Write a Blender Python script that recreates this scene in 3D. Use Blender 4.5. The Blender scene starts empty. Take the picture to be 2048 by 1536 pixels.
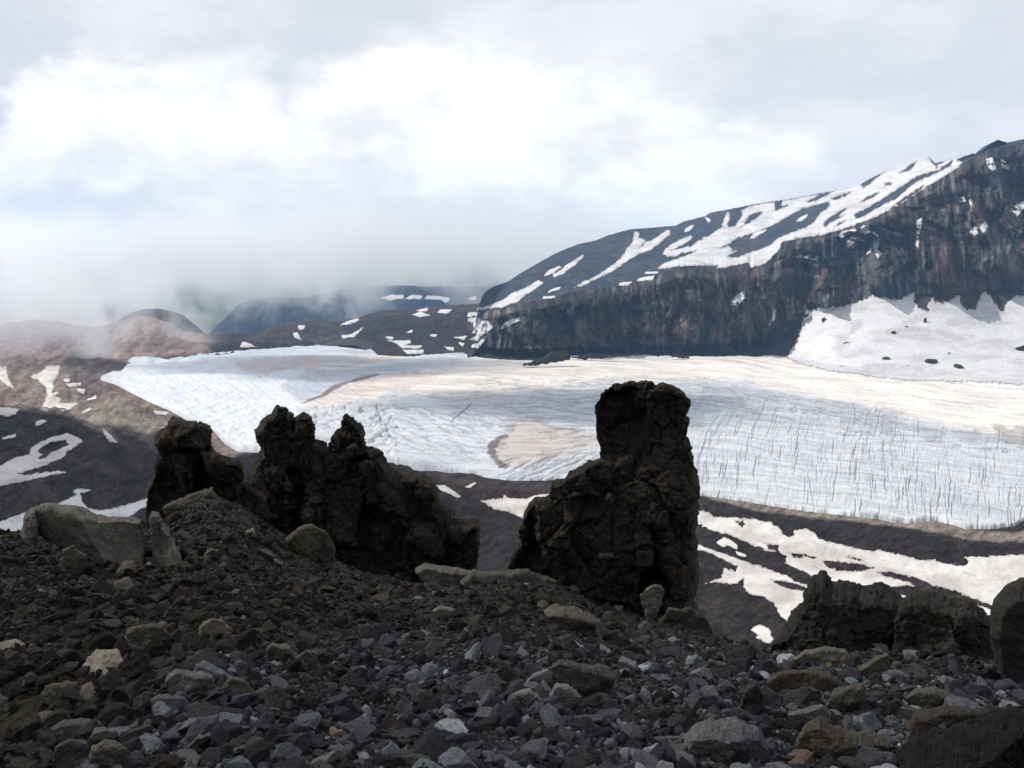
import bpy, bmesh, math
import numpy as np
from mathutils import Vector, Matrix
from mathutils.bvhtree import BVHTree

# ------------------------------------------------------------------ scene, camera, light
scene = bpy.context.scene
col = scene.collection
FPX = 1774.0                      # focal length in pixels of the 2048 wide picture
PITCH = math.atan((768 - 560) / FPX)
cam_d = bpy.data.cameras.new('camera')
cam_d.sensor_width = 36.0
cam_d.lens = 36.0 * FPX / 2048.0
cam_d.clip_start = 0.05
cam_d.clip_end = 60000.0
cam = bpy.data.objects.new('camera', cam_d)
col.objects.link(cam)
cam.rotation_euler = (math.pi / 2 - PITCH, 0, 0)
scene.camera = cam
scene.view_settings.view_transform = 'Standard'
scene.view_settings.look = 'None'
scene.view_settings.exposure = 0.0
scene.view_settings.gamma = 1.0
scene.view_settings.use_curve_mapping = False
cy = scene.cycles
cy.use_denoising = True
cy.max_bounces = 6
cy.diffuse_bounces = 3
cy.glossy_bounces = 1
cy.transmission_bounces = 2
cy.volume_bounces = 5
cy.transparent_max_bounces = 24
cy.volume_step_rate = 1.0
cy.volume_max_steps = 256
cy.caustics_reflective = False
cy.caustics_refractive = False

SUN = Vector((-0.62, 0.34, 0.72)).normalized()     # direction towards the sun
sun_d = bpy.data.lights.new('sun', 'SUN')
sun_d.energy = 3.5
sun_d.angle = math.radians(0.53)
sun_d.color = (1.0, 0.95, 0.88)
sun = bpy.data.objects.new('sun', sun_d)
sun.rotation_euler = (-SUN).to_track_quat('-Z', 'Y').to_euler()
sun.location = (0, 0, 50)
col.objects.link(sun)


def dirs(px, py):
    """unit-depth view rays of points of the 2048 x 1536 picture, scaled so that y = 1"""
    px = np.asarray(px, float); py = np.asarray(py, float)
    u = (px - 1024.0) / FPX
    v = (768.0 - py) / FPX
    c, s = math.cos(PITCH), math.sin(PITCH)
    y = c + v * s
    z = -s + v * c
    return np.stack([u / y, np.ones_like(u), z / y], -1)


class NT:
    """small helper to write node trees"""
    def __init__(self, tree):
        self.t = tree
        tree.nodes.clear()
    def n(self, typ, **kw):
        nd = self.t.nodes.new(typ)
        for k, v in kw.items():
            if k.startswith('i_'):
                nd.inputs[k[2:].replace('_', ' ')].default_value = v
            else:
                setattr(nd, k, v)
        return nd
    def link(self, a, b):
        self.t.links.new(a, b)
    def put(self, sock, v):
        if isinstance(v, bpy.types.NodeSocket):
            self.link(v, sock)
        else:
            sock.default_value = v
    def math(self, op, a, b=0.0, c=None, clamp=False):
        nd = self.n('ShaderNodeMath', operation=op)
        nd.use_clamp = clamp
        self.put(nd.inputs[0], a); self.put(nd.inputs[1], b)
        if c is not None:
            self.put(nd.inputs[2], c)
        return nd.outputs[0]
    def vmath(self, op, a, b=(0, 0, 0), scale=None):
        nd = self.n('ShaderNodeVectorMath', operation=op)
        self.put(nd.inputs[0], a)
        if op != 'SCALE':
            self.put(nd.inputs[1], b)
        if scale is not None:
            self.put(nd.inputs['Scale'], scale)
        return nd.outputs['Value'] if op in ('LENGTH', 'DOT_PRODUCT', 'DISTANCE') else nd.outputs[0]
    def noise(self, vec, scale, detail=6.0, rough=0.55, dist=0.0, color=False):
        nd = self.n('ShaderNodeTexNoise')
        if vec is not None:
            self.link(vec, nd.inputs['Vector'])
        nd.inputs['Scale'].default_value = scale
        nd.inputs['Detail'].default_value = detail
        nd.inputs['Roughness'].default_value = rough
        nd.inputs['Distortion'].default_value = dist
        return nd.outputs['Color'] if color else nd.outputs['Fac']
    def smooth(self, v, a, b):
        nd = self.n('ShaderNodeMapRange', interpolation_type='SMOOTHSTEP')
        self.put(nd.inputs['Value'], v)
        nd.inputs['From Min'].default_value = a
        nd.inputs['From Max'].default_value = b
        return nd.outputs[0]
    def mix(self, fac, a, b, blend='MIX'):
        nd = self.n('ShaderNodeMix', data_type='RGBA', blend_type=blend)
        self.put(nd.inputs[0], fac)
        for s, v in ((nd.inputs[6], a), (nd.inputs[7], b)):
            if isinstance(v, (tuple, list)):
                v = tuple(v) + ((1.0,) if len(v) == 3 else ())
            self.put(s, v)
        return nd.outputs[2]


# ------------------------------------------------------------------ the sky: broken cumulus over blue
world = bpy.data.worlds.new('World')
scene.world = world
world.use_nodes = True
w = NT(world.node_tree)
sky = w.n('ShaderNodeTexSky', sky_type='NISHITA')
sky.sun_disc = False
sky.sun_elevation = math.asin(SUN.z)
sky.sun_rotation = math.atan2(SUN.x, SUN.y)
sky.altitude = 2500.0
blue = w.mix(1.0, sky.outputs[0], (0.11, 0.11, 0.11), 'MULTIPLY')
tc = w.n('ShaderNodeTexCoord')
dirv = tc.outputs['Generated']
sv = w.vmath('MULTIPLY', dirv, (1.0, 1.0, 1.9))
wob = w.noise(sv, 6.0, 3.0, 0.55, color=True)
wob = w.vmath('SUBTRACT', wob, (0.5, 0.5, 0.5))
wob2 = w.vmath('SUBTRACT', w.noise(sv, 15.0, 5.0, 0.62, color=True), (0.5, 0.5, 0.5))
dw = w.vmath('ADD', w.vmath('ADD', dirv, w.vmath('SCALE', wob, scale=0.075)), w.vmath('SCALE', wob2, scale=0.07))
bill = w.noise(sv, 4.2, 6.0, 0.58, 0.35)
soft = w.noise(sv, 1.7, 3.0, 0.5)
puff = None; under = None
# bright sunlit heads of the cumulus that stand over the valley (seen direction, radius)
HEADS = ((340, 215, .060), (420, 270, .075), (500, 330, .080), (560, 390, .080), (600, 450, .070), (610, 500, .045), (100, 205, .032), (180, 185, .034), (150, 285, .045), (215, 320, .040), (20, 325, .035), (265, 165, .028), (165, 235, .035),
         (730, 220, .055), (690, 250, .04), (820, 170, .040), (850, 225, .060), (960, 250, .105), (1090, 270, .10), (990, 330, .095), (1050, 390, .09), (1160, 360, .09), (1230, 300, .075), (1300, 370, .075), (1400, 390, .055), (1480, 330, .05),
         (1150, 450, .06), (1240, 430, .06), (1560, 330, .04), (1020, 470, .045))
for hx, hy, hr in HEADS:
    d = Vector(dirs(hx, hy)).normalized()
    dist = w.vmath('LENGTH', w.vmath('MULTIPLY', w.vmath('SUBTRACT', dw, tuple(d)), (1.0, 1.0, 1.5)))
    g = w.smooth(dist, hr * 1.75, hr * 0.80)
    puff = g if puff is None else w.math('MAXIMUM', puff, g)
    if hr >= .058:                      # its own shaded underside
        d2 = (d + Vector((0.35 * hr, 0, -0.95 * hr))).normalized()
        g2 = w.smooth(w.vmath('LENGTH', w.vmath('MULTIPLY', w.vmath('SUBTRACT', dw, tuple(d2)), (1.0, 1.0, 1.5))), hr * 1.5, hr * 0.3)
        under = g2 if under is None else w.math('MAXIMUM', under, g2)
sepz = w.n('ShaderNodeSeparateXYZ')
w.link(dirv, sepz.inputs[0])
elev = sepz.outputs['Z']
thin = w.smooth(bill, 0.40, 0.66)
cover = w.math('ADD', 0.88, w.math('MULTIPLY', w.smooth(soft, 0.30, 0.62), 0.12), clamp=True)
veil = w.mix(thin, (0.775, 0.80, 0.85), (0.935, 0.935, 0.955))
veil = w.mix(w.math('MULTIPLY', under, 0.9), veil, (0.63, 0.645, 0.69))
ccol = w.mix(puff, veil, w.mix(w.smooth(w.noise(sv, 7.5, 5.0, 0.58, 0.0), 0.34, 0.58), (0.97, 0.97, 0.985), (1.18, 1.18, 1.17)))
# the shaded undersides of the cloud deck straight overhead are greyer than its sunlit heads
deck = w.smooth(elev, 0.22, 0.75)
ccol = w.mix(w.math('MULTIPLY', deck, 0.75), ccol, (0.37, 0.395, 0.44))
cover = w.math('MAXIMUM', cover, puff)
fin = w.mix(cover, blue, ccol)
bg = w.n('ShaderNodeBackground')
w.link(fin, bg.inputs['Color'])
bg.inputs['Strength'].default_value = 1.0
wo = w.n('ShaderNodeOutputWorld')
w.link(bg.outputs[0], wo.inputs['Surface'])

# ------------------------------------------------------------------ numeric helpers
rng = np.random.default_rng(7)
_P = rng.permutation(4096).astype(np.int64)
_G = rng.normal(size=(4096, 3)); _G /= np.linalg.norm(_G, axis=1)[:, None]


def _hash(i, j, k):
    return _P[(_P[(_P[i & 4095] + j) & 4095] + k) & 4095]


def perlin(p):
    p = np.asarray(p, float)
    i = np.floor(p).astype(np.int64)
    f = p - i
    u = f * f * f * (f * (f * 6 - 15) + 10)
    out = 0.0
    for a in (0, 1):
        wx = u[..., 0] if a else 1 - u[..., 0]
        for b in (0, 1):
            wy = u[..., 1] if b else 1 - u[..., 1]
            for c in (0, 1):
                wz = u[..., 2] if c else 1 - u[..., 2]
                g = _G[_hash(i[..., 0] + a, i[..., 1] + b, i[..., 2] + c)]
                out = out + wx * wy * wz * (g[..., 0] * (f[..., 0] - a) + g[..., 1] * (f[..., 1] - b) + g[..., 2] * (f[..., 2] - c))
    return out * 1.5


def fbm(p, octs=4, gain=0.5, ridged=False):
    p = np.asarray(p, float)
    out = 0.0; amp = 1.0
    for o in range(octs):
        v = perlin(p + 17.3 * o)
        if ridged:
            v = 1 - 2 * np.abs(v)
        out = out + amp * v
        amp *= gain
        p = p * 2.03
    return out


def fbm2(x, y, scale, octs=4, gain=0.5, seed=0.0, ridged=False):
    return fbm(np.stack([x * scale, y * scale, np.full_like(np.asarray(x, float), seed)], -1), octs, gain, ridged)


def worley(p, seed=0, vec=False):
    """F1, F2 and the random value of the nearest cell"""
    p = np.asarray(p, float)
    i = np.floor(p).astype(np.int64)
    f1 = np.full(p.shape[:-1], 9.0); f2 = f1.copy(); cid = np.zeros(p.shape[:-1], np.int64); off_ = np.zeros(p.shape)
    for a in (-1, 0, 1):
        for b in (-1, 0, 1):
            for c in (-1, 0, 1):
                ci = i + np.array([a, b, c])
                h = _hash(ci[..., 0] + seed, ci[..., 1], ci[..., 2])
                q = ci + 0.5 + 0.48 * _G[h]
                d = np.sqrt(((p - q) ** 2).sum(-1))
                m = d < f1
                f2 = np.where(m, f1, np.minimum(f2, d))
                cid = np.where(m, h, cid)
                if vec:
                    off_ = np.where(m[..., None], p - q, off_)
                f1 = np.where(m, d, f1)
    return (f1, f2, cid, off_) if vec else (f1, f2, cid)


def smooth01(x):
    x = np.clip(x, 0, 1)
    return x * x * (3 - 2 * x)


def poly_sdf(poly, X, Y, far=60.0):
    """signed distance (positive inside) of points to a polygon; points far outside just get -far"""
    poly = np.asarray(poly, float)
    shp = X.shape
    Xa = X.ravel(); Ya = Y.ravel()
    lo = poly.min(0) - far; hi_ = poly.max(0) + far
    sel = np.flatnonzero((Xa > lo[0]) & (Xa < hi_[0]) & (Ya > lo[1]) & (Ya < hi_[1]))
    res = np.full(Xa.shape, -far)
    X = Xa[sel]; Y = Ya[sel]
    best = np.full(X.shape, 1e18); inside = np.zeros(X.shape, bool)
    n = len(poly)
    for k in range(n):
        ax, ay = poly[k]; bx, by = poly[(k + 1) % n]
        ex, ey = bx - ax, by - ay
        t = np.clip(((X - ax) * ex + (Y - ay) * ey) / (ex * ex + ey * ey + 1e-12), 0, 1)
        best = np.minimum(best, (X - ax - t * ex) ** 2 + (Y - ay - t * ey) ** 2)
        if ay != by:
            c = ((ay > Y) != (by > Y)) & (X < ex * (Y - ay) / (by - ay) + ax)
            inside ^= c
    d = np.sqrt(best)
    res[sel] = np.where(inside, d, -d)
    return res.reshape(shp)


def zz(x0, y0, s, *pts):
    return [(x0 + s * a, y0 + s * b) for a, b in pts]


def new_mesh(name, V, quads=None, ngons=None, smooth=True, attrs=None):
    me = bpy.data.meshes.new(name)
    V = np.asarray(V, np.float32)
    loops = []; tot = []
    if quads is not None and len(quads):
        q = np.asarray(quads, np.int32)
        loops.append(q.ravel()); tot.append(np.full(len(q), q.shape[1], np.int32))
    if ngons:
        loops.append(np.array([i for f in ngons for i in f], np.int32))
        tot.append(np.array([len(f) for f in ngons], np.int32))
    loops = np.concatenate(loops); tot = np.concatenate(tot)
    start = np.concatenate([[0], np.cumsum(tot)[:-1]]).astype(np.int32)
    me.vertices.add(len(V)); me.vertices.foreach_set('co', V.ravel())
    me.loops.add(len(loops)); me.loops.foreach_set('vertex_index', loops)
    me.polygons.add(len(tot)); me.polygons.foreach_set('loop_start', start)
    try:
        me.polygons.foreach_set('loop_total', tot)
    except Exception:
        pass
    me.polygons.foreach_set('use_smooth', np.full(len(tot), smooth, bool))
    for k, a in (attrs or {}).items():
        a = np.asarray(a, np.float32)
        if a.ndim == 2:
            if a.shape[1] == 3:
                a = np.concatenate([a, np.ones((len(a), 1), np.float32)], 1)
            at = me.attributes.new(k, 'FLOAT_COLOR', 'POINT'); at.data.foreach_set('color', a.ravel())
        else:
            at = me.attributes.new(k, 'FLOAT', 'POINT'); at.data.foreach_set('value', a)
    me.update(calc_edges=True)
    me.validate()
    return me


def add(name, me, mat, label=None, cat=None, group=None, kind=None, parent=None, loc=None):
    o = bpy.data.objects.new(name, me)
    if mat is not None and me is not None and not me.materials:
        me.materials.append(mat)
    col.objects.link(o)
    if loc is not None:
        o.location = loc
    if parent is not None:
        o.parent = parent
    if label: o['label'] = label
    if cat: o['category'] = cat
    if group: o['group'] = group
    if kind: o['kind'] = kind
    return o


def grid_quads(ny, nx):
    a = np.arange(ny * nx).reshape(ny, nx)
    return np.stack([a[:-1, :-1], a[:-1, 1:], a[1:, 1:], a[1:, :-1]], -1).reshape(-1, 4)


def clip_grid(X, Y, val):
    """the part of a regular grid where val > 0, cut exactly along val = 0"""
    ny, nx = X.shape
    q = grid_quads(ny, nx)
    v = val.ravel()
    ins = v[q] > 0
    full = q[ins.all(1)]
    part = q[ins.any(1) & ~ins.all(1)]
    xs = list(); ys = list(); vs = list()
    Xf, Yf = X.ravel(), Y.ravel()
    cache = {}
    ng = []
    base = ny * nx
    for f in part.tolist():
        out = []
        for k in range(4):
            a, b = f[k], f[(k + 1) % 4]
            va, vb = v[a], v[b]
            if va > 0:
                out.append(a)
            if (va > 0) != (vb > 0):
                key = (a, b) if a < b else (b, a)
                i = cache.get(key)
                if i is None:
                    t = va / (va - vb)
                    i = base + len(xs); cache[key] = i
                    xs.append(Xf[a] + t * (Xf[b] - Xf[a])); ys.append(Yf[a] + t * (Yf[b] - Yf[a])); vs.append(0.0)
                out.append(i)
        if len(out) >= 3:
            ng.append(out)
    allx = np.concatenate([Xf, xs]); ally = np.concatenate([Yf, ys]); allv = np.concatenate([v, vs])
    used = np.zeros(len(allx), bool)
    used[full.ravel()] = True
    for f in ng:
        used[f] = True
    remap = np.cumsum(used) - 1
    return allx[used], ally[used], allv[used], remap[full], [[int(remap[i]) for i in f] for f in ng]


def vnormals(V, quads, ngons):
    N = np.zeros_like(V)
    tri = []
    if len(quads):
        tri.append(quads[:, [0, 1, 2]]); tri.append(quads[:, [0, 2, 3]])
    if ngons:
        tri.append(np.array([[f[0], f[k], f[k + 1]] for f in ngons for k in range(1, len(f) - 1)], int))
    tri = np.concatenate(tri)
    fn = np.cross(V[tri[:, 1]] - V[tri[:, 0]], V[tri[:, 2]] - V[tri[:, 0]])
    for k in range(3):
        np.add.at(N, tri[:, k], fn)
    return N / (np.linalg.norm(N, axis=1)[:, None] + 1e-12)


def srgb(r, g, b):
    def f(c):
        c /= 255.0
        return c / 12.92 if c <= 0.04045 else ((c + 0.055) / 1.055) ** 2.4
    return np.array([f(r), f(g), f(b)])


# ------------------------------------------------------------------ materials
def principled(name):
    m = bpy.data.materials.new(name)
    m.use_nodes = True
    t = NT(m.node_tree)
    out = t.n('ShaderNodeOutputMaterial')
    b = t.n('ShaderNodeBsdfPrincipled')
    t.link(b.outputs[0], out.inputs['Surface'])
    b.inputs['Roughness'].default_value = 0.92
    b.inputs['Specular IOR Level'].default_value = 0.18
    return m, t, b


def rock_mat(name, ca, cb, cc, scale=1.0, bump=0.6, src=None, lichen=0.0, spec=0.18, contrast=1.0):
    """mottled volcanic rock: three tones, dark pits, fine relief"""
    m, t, b = principled(name)
    b.inputs['Specular IOR Level'].default_value = spec
    co = t.n('ShaderNodeTexCoord').outputs['Object']
    n1 = t.noise(co, 1.1 * scale, 3.0, 0.6, 0.4)
    n2 = t.noise(co, 7.0 * scale, 4.0, 0.65)
    n3 = t.noise(co, 34.0 * scale, 3.0, 0.7)
    c = t.mix(t.smooth(n1, 0.38, 0.62), ca, cb)
    c = t.mix(t.math('MULTIPLY', t.smooth(n2, 0.50, 0.68), 0.75), c, cc)
    sp = t.math('MULTIPLY_ADD', n3, 1.3 * contrast, 1.0 - 0.65 * contrast)
    c = t.mix(1.0, c, t.math('MAXIMUM', sp, 0.15), 'MULTIPLY')
    if lichen:
        n4 = t.noise(co, 11.0 * scale, 5.0, 0.6)
        c = t.mix(t.math('MULTIPLY', t.smooth(n4, 0.56, 0.66), lichen), c, (0.20, 0.20, 0.17))
    if src is not None:
        a = t.n('ShaderNodeAttribute', attribute_type=src[0], attribute_name=src[1]) if src[0] != 'OBJCOL' else t.n('ShaderNodeObjectInfo')
        c = t.mix(1.0, c, a.outputs['Color'], 'MULTIPLY')
    t.link(c, b.inputs['Base Color'])
    vor = t.n('ShaderNodeTexVoronoi', feature='DISTANCE_TO_EDGE')
    t.link(t.vmath('ADD', co, t.vmath('SCALE', t.noise(co, 3.0 * scale, 1.0, color=True), scale=0.25 / scale)), vor.inputs['Vector'])
    vor.inputs['Scale'].default_value = 5.0 * scale
    crack = t.smooth(vor.outputs['Distance'], 0.0, 0.06)
    h = t.math('ADD', t.math('MULTIPLY', n2, 0.10 / scale), t.math('MULTIPLY', n3, 0.028 / scale))
    h = t.math('ADD', h, t.math('MULTIPLY', crack, 0.012 / scale))
    bp = t.n('ShaderNodeBump')
    bp.inputs['Strength'].default_value = bump
    bp.inputs['Distance'].default_value = 1.0
    t.link(h, bp.inputs['Height'])
    t.link(bp.outputs[0], b.inputs['Normal'])
    return m


def land_mat(name, freq, amp, bump_d, spread=0.5, streak=None):
    """far ground whose own colour is stored on the mesh, broken up by noise"""
    m, t, b = principled(name)
    b.inputs['Specular IOR Level'].default_value = 0.08
    co = t.n('ShaderNodeTexCoord').outputs['Object']
    if streak:
        co = t.vmath('MULTIPLY', co, streak)
    a = t.n('ShaderNodeAttribute', attribute_name='col').outputs['Color']
    n1 = t.noise(co, freq, 5.0, 0.66)
    n2 = t.noise(co, freq * 9.0, 4.0, 0.7)
    k = t.math('ADD', t.math('MULTIPLY', t.math('SUBTRACT', n1, 0.5), 2.2 * spread), t.math('MULTIPLY', t.math('SUBTRACT', n2, 0.5), 2.6 * spread))
    k = t.math('MAXIMUM', t.math('ADD', k, 1.0), 0.12)
    t.link(t.mix(1.0, a, k, 'MULTIPLY'), b.inputs['Base Color'])
    bp = t.n('ShaderNodeBump')
    bp.inputs['Strength'].default_value = amp
    bp.inputs['Distance'].default_value = bump_d
    t.link(t.math('ADD', n1, t.math('MULTIPLY', n2, 0.35)), bp.inputs['Height'])
    t.link(bp.outputs[0], b.inputs['Normal'])
    return m


def snow_mat(name, ca, cb, freq):
    m, t, b = principled(name)
    b.inputs['Roughness'].default_value = 0.75
    b.inputs['Specular IOR Level'].default_value = 0.15
    co = t.vmath('MULTIPLY', t.n('ShaderNodeTexCoord').outputs['Object'], (1.0, 1.0, 2.0))
    n1 = t.noise(co, freq, 7.0, 0.62, 0.6)
    n2 = t.noise(co, freq * 12, 5.0, 0.65)
    c = t.mix(t.smooth(n1, 0.42, 0.66), ca, cb)
    rim = t.n('ShaderNodeAttribute', attribute_name='rim').outputs['Fac']
    c = t.mix(t.math('MULTIPLY', t.smooth(n2, 0.55, 0.70), 0.5), c, (0.34, 0.30, 0.27))
    c = t.mix(t.math('MULTIPLY', t.smooth(t.math('ADD', rim, t.math('MULTIPLY', t.math('SUBTRACT', n2, 0.5), 1.6)), 0.70, 0.10), 0.6), c, (0.26, 0.23, 0.21))
    t.link(c, b.inputs['Base Color'])
    bp = t.n('ShaderNodeBump')
    bp.inputs['Strength'].default_value = 0.35
    bp.inputs['Distance'].default_value = 0.6 / (freq * 60)
    t.link(n2, bp.inputs['Height'])
    t.link(bp.outputs[0], b.inputs['Normal'])
    return m


M_TERR = land_mat('moraine_ground', 0.060, 1.0, 6.0, 0.95)
M_CLIFF = land_mat('cliff_rock', 0.022, 1.0, 14.0, 0.80)
M_FAR = land_mat('distant_land', 0.004, 0.4, 20.0, 0.25)
M_ICE = land_mat('glacier_ice', 0.05, 0.5, 1.2, 0.16)
M_SNOW_FAR = snow_mat('snow_clean', (0.74, 0.735, 0.745), (0.55, 0.535, 0.53), 0.014)
M_SNOW_DIRTY = snow_mat('snow_old', (0.74, 0.71, 0.67), (0.56, 0.52, 0.48), 0.03)
M_PIN = rock_mat('breccia', (0.050, 0.040, 0.031), (0.024, 0.021, 0.018), (0.095, 0.076, 0.056), 1.6, 1.0, contrast=1.35)
M_BLD = rock_mat('boulder_rock', (0.104, 0.099, 0.092), (0.070, 0.067, 0.063), (0.130, 0.123, 0.113), 1.6, 0.5, ('OBJCOL',), 0.25)
M_STONE = rock_mat('loose_stone', (0.066, 0.066, 0.066), (0.038, 0.038, 0.039), (0.115, 0.115, 0.115), 6.0, 0.8, ('OBJCOL',), 0.5)
M_GRAV = rock_mat('gravel_stone', (0.066, 0.066, 0.066), (0.038, 0.038, 0.039), (0.115, 0.115, 0.115), 5.0, 0.8, ('INSTANCER', 'tint'), 0.5)
M_SCREE = rock_mat('scree_ground', (0.030, 0.026, 0.024), (0.018, 0.017, 0.017), (0.045, 0.041, 0.038), 5.0, 1.0)

# ------------------------------------------------------------------ valley ground
ZA = (900, 400, 600 / 2048); ZB = (1448, 250, 600 / 2048); ZC = (1448, 480, 600 / 2048)
ZD = (0, 600, 500 / 1600); ZE = (400, 550, 600 / 2048); ZF = (850, 700, 400 / 1755); ZG = (1380, 980, 668 / 2048)
Z0 = (0, 0, 1)
FLOOR = -150.0


def pt(px, py, Y):
    return dirs(px, py) * np.asarray(Y, float)[..., None]


def on_plane(px, py, z):
    d = dirs(px, py)
    return d * (z / d[..., 2])[..., None]


def to_px(P):
    c, s = math.cos(PITCH), math.sin(PITCH)
    dep = P[..., 1] * c - P[..., 2] * s
    up = P[..., 1] * s + P[..., 2] * c
    return 1024 + FPX * P[..., 0] / dep, 768 - FPX * up / dep


def ridge(x, y, line, s_near, s_far, rnd):
    """height of a ridge whose crest follows a line of 3-D points"""
    best = np.full(x.shape, 1e9); cz = np.zeros(x.shape); side = np.zeros(x.shape)
    for a, b in zip(line[:-1], line[1:]):
        ex, ey = b[0] - a[0], b[1] - a[1]
        t = np.clip(((x - a[0]) * ex + (y - a[1]) * ey) / (ex * ex + ey * ey), 0, 1)
        d = np.hypot(x - a[0] - t * ex, y - a[1] - t * ey)
        m = d < best
        best = np.where(m, d, best); cz = np.where(m, a[2] + t * (b[2] - a[2]), cz)
        side = np.where(m, ex * (y - a[1]) - ey * (x - a[0]), side)
    sl = np.where(side > 0, s_far, s_near)
    return cz - sl * (np.sqrt(best ** 2 + rnd ** 2) - rnd)


def smax(a, b, k):
    h = np.clip(0.5 + 0.5 * (a - b) / k, 0, 1)
    return b + (a - b) * h + k * h * (1 - h)


GLACIER = [(187, 756), (200, 745), (240, 736), (250, 719), (266, 709), (297, 706), (328, 712), (375, 705), (400, 701), (517, 693), (620, 685), (708, 679), (737, 688),
           (757, 705), (804, 708), (869, 702), (927, 702), (971, 711), (1046, 716), (1082, 713), (1149, 705), (1266, 703), (1339, 706), (1421, 706), (1521, 706),
           (1577, 700), (1620, 712), (1750, 726), (1850, 732), (2060, 736), (2350, 742), (2350, 1050), (2120, 1036), (2048, 1039), (2032, 1050), (1983, 1057), (1931, 1057), (1902, 1047),
           (1869, 1040), (1820, 1044), (1706, 1032), (1576, 1016), (1478, 1000), (1406, 990), (1250, 975), (1123, 958), (1078, 960), (1021, 960), (968, 953), (930, 939),
           (850, 935), (781, 923), (650, 915), (514, 904), (477, 903), (448, 886), (425, 859), (375, 840), (337, 819), (297, 803), (259, 784), (231, 769)]

MORAINE = [tuple(pt(a, b + 14, -143.0 / dirs(a, b + 14)[2])) for a, b in
           [(700, 925), (760, 930), (850, 937), (918, 947), (987, 962), (1078, 966), (1250, 984), (1429, 1001), (1510, 1021), (1641, 1039), (1771, 1050), (1869, 1066), (1967, 1079), (2048, 1082), (2300, 1092), (2600, 1100)]]
SPUR = [tuple(pt(a, b, np.array(c))) for a, b, c in [(-700, 770, 480.), (-400, 790, 520.), (-200, 800, 550.), (0, 818, 600.), (125, 832, 650.), (235, 882, 700.), (320, 905, 765.), (420, 925, 800.)]]


def terrain_z(x, y):
    base = FLOOR - 1.5 + 6.0 * fbm2(x, y, 1 / 150., 5, 0.55, 3.1) + 1.6 * fbm2(x, y, 1 / 24., 3, 0.5, 8.4)
    z = base
    z = smax(z, ridge(x, y, MORAINE, 0.34, 0.22, 6.0) + 1.6 * fbm2(x, y, 1 / 18., 4, 0.55, 5.0), 4.0)
    sp = ridge(x, y, SPUR, 0.27, 0.33, 18.0) + 4.0 * fbm2(x, y, 1 / 60., 5, 0.5, 1.7)
    z = smax(z, sp, 8.0)
    # brown mounds at the head of the side valley
    for (mx, my, Y, amp, sl, sr) in ((62, 652, 2000., None, 85., 230.), (150, 668, 2080., None, 70., 230.), (268, 640, 2250., None, 95., 230.), (330, 668, 2200., None, 50., 190.), (-90, 670, 1950., None, 110., 260.),
                                     (195, 742, 1450., None, 70., 90.), (60, 772, 1180., None, 80., 90.), (280, 815, 900., None, 55., 60.)):
        c = pt(mx, my, np.array(Y))
        rad = np.array([c[0], c[1]]) / np.hypot(c[0], c[1])
        dr = (x - c[0]) * rad[0] + (y - c[1]) * rad[1]
        dl = (x - c[0]) * rad[1] - (y - c[1]) * rad[0]
        z = z + (c[2] - FLOOR) * np.exp(-(dr / sr) ** 2 - (dl / sl) ** 2) * (1 + 0.12 * fbm2(x, y, 1 / 70., 4, 0.55, 2.2))
    # runnels and ribs down the slopes on the left
    lf = smooth01((-0.10 - x / np.maximum(y, 1)) / 0.15) * smooth01((y - 380) / 200.)
    z = z + lf * 4.5 * (fbm(np.stack([(x * 0.75 + y * 0.35) / 46., (y * 0.5 - x * 0.4) / 190., 0 * x + 5], -1), 4, 0.55, True) - 0.6)
    # ground falls away into the far side valley
    z = z - 320 * smooth01((y - 2450) / 900.)
    # the steep hillside below the scree, hidden from the viewpoint
    r = np.hypot(x, y)
    z = smax(z, -9.0 - 0.80 * (r - 14), 10.0)
    return z


def px_colour(px, py, zones, base, edge):
    """blend of material colours over zones of ground (each with its own outline)"""
    c = np.tile(np.array(base, float), (px.size, 1)).reshape(px.shape + (3,))
    n = 3.0 * fbm2(px, py, 1 / 40., 3, 0.5, 9.0)
    for poly, colr, e in zones:
        k = smooth01((poly_sdf(poly, px, py) + n * e / 6.0) / e + 0.5)[..., None]
        c = c * (1 - k) + np.array(colr) * k
    return c


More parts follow.
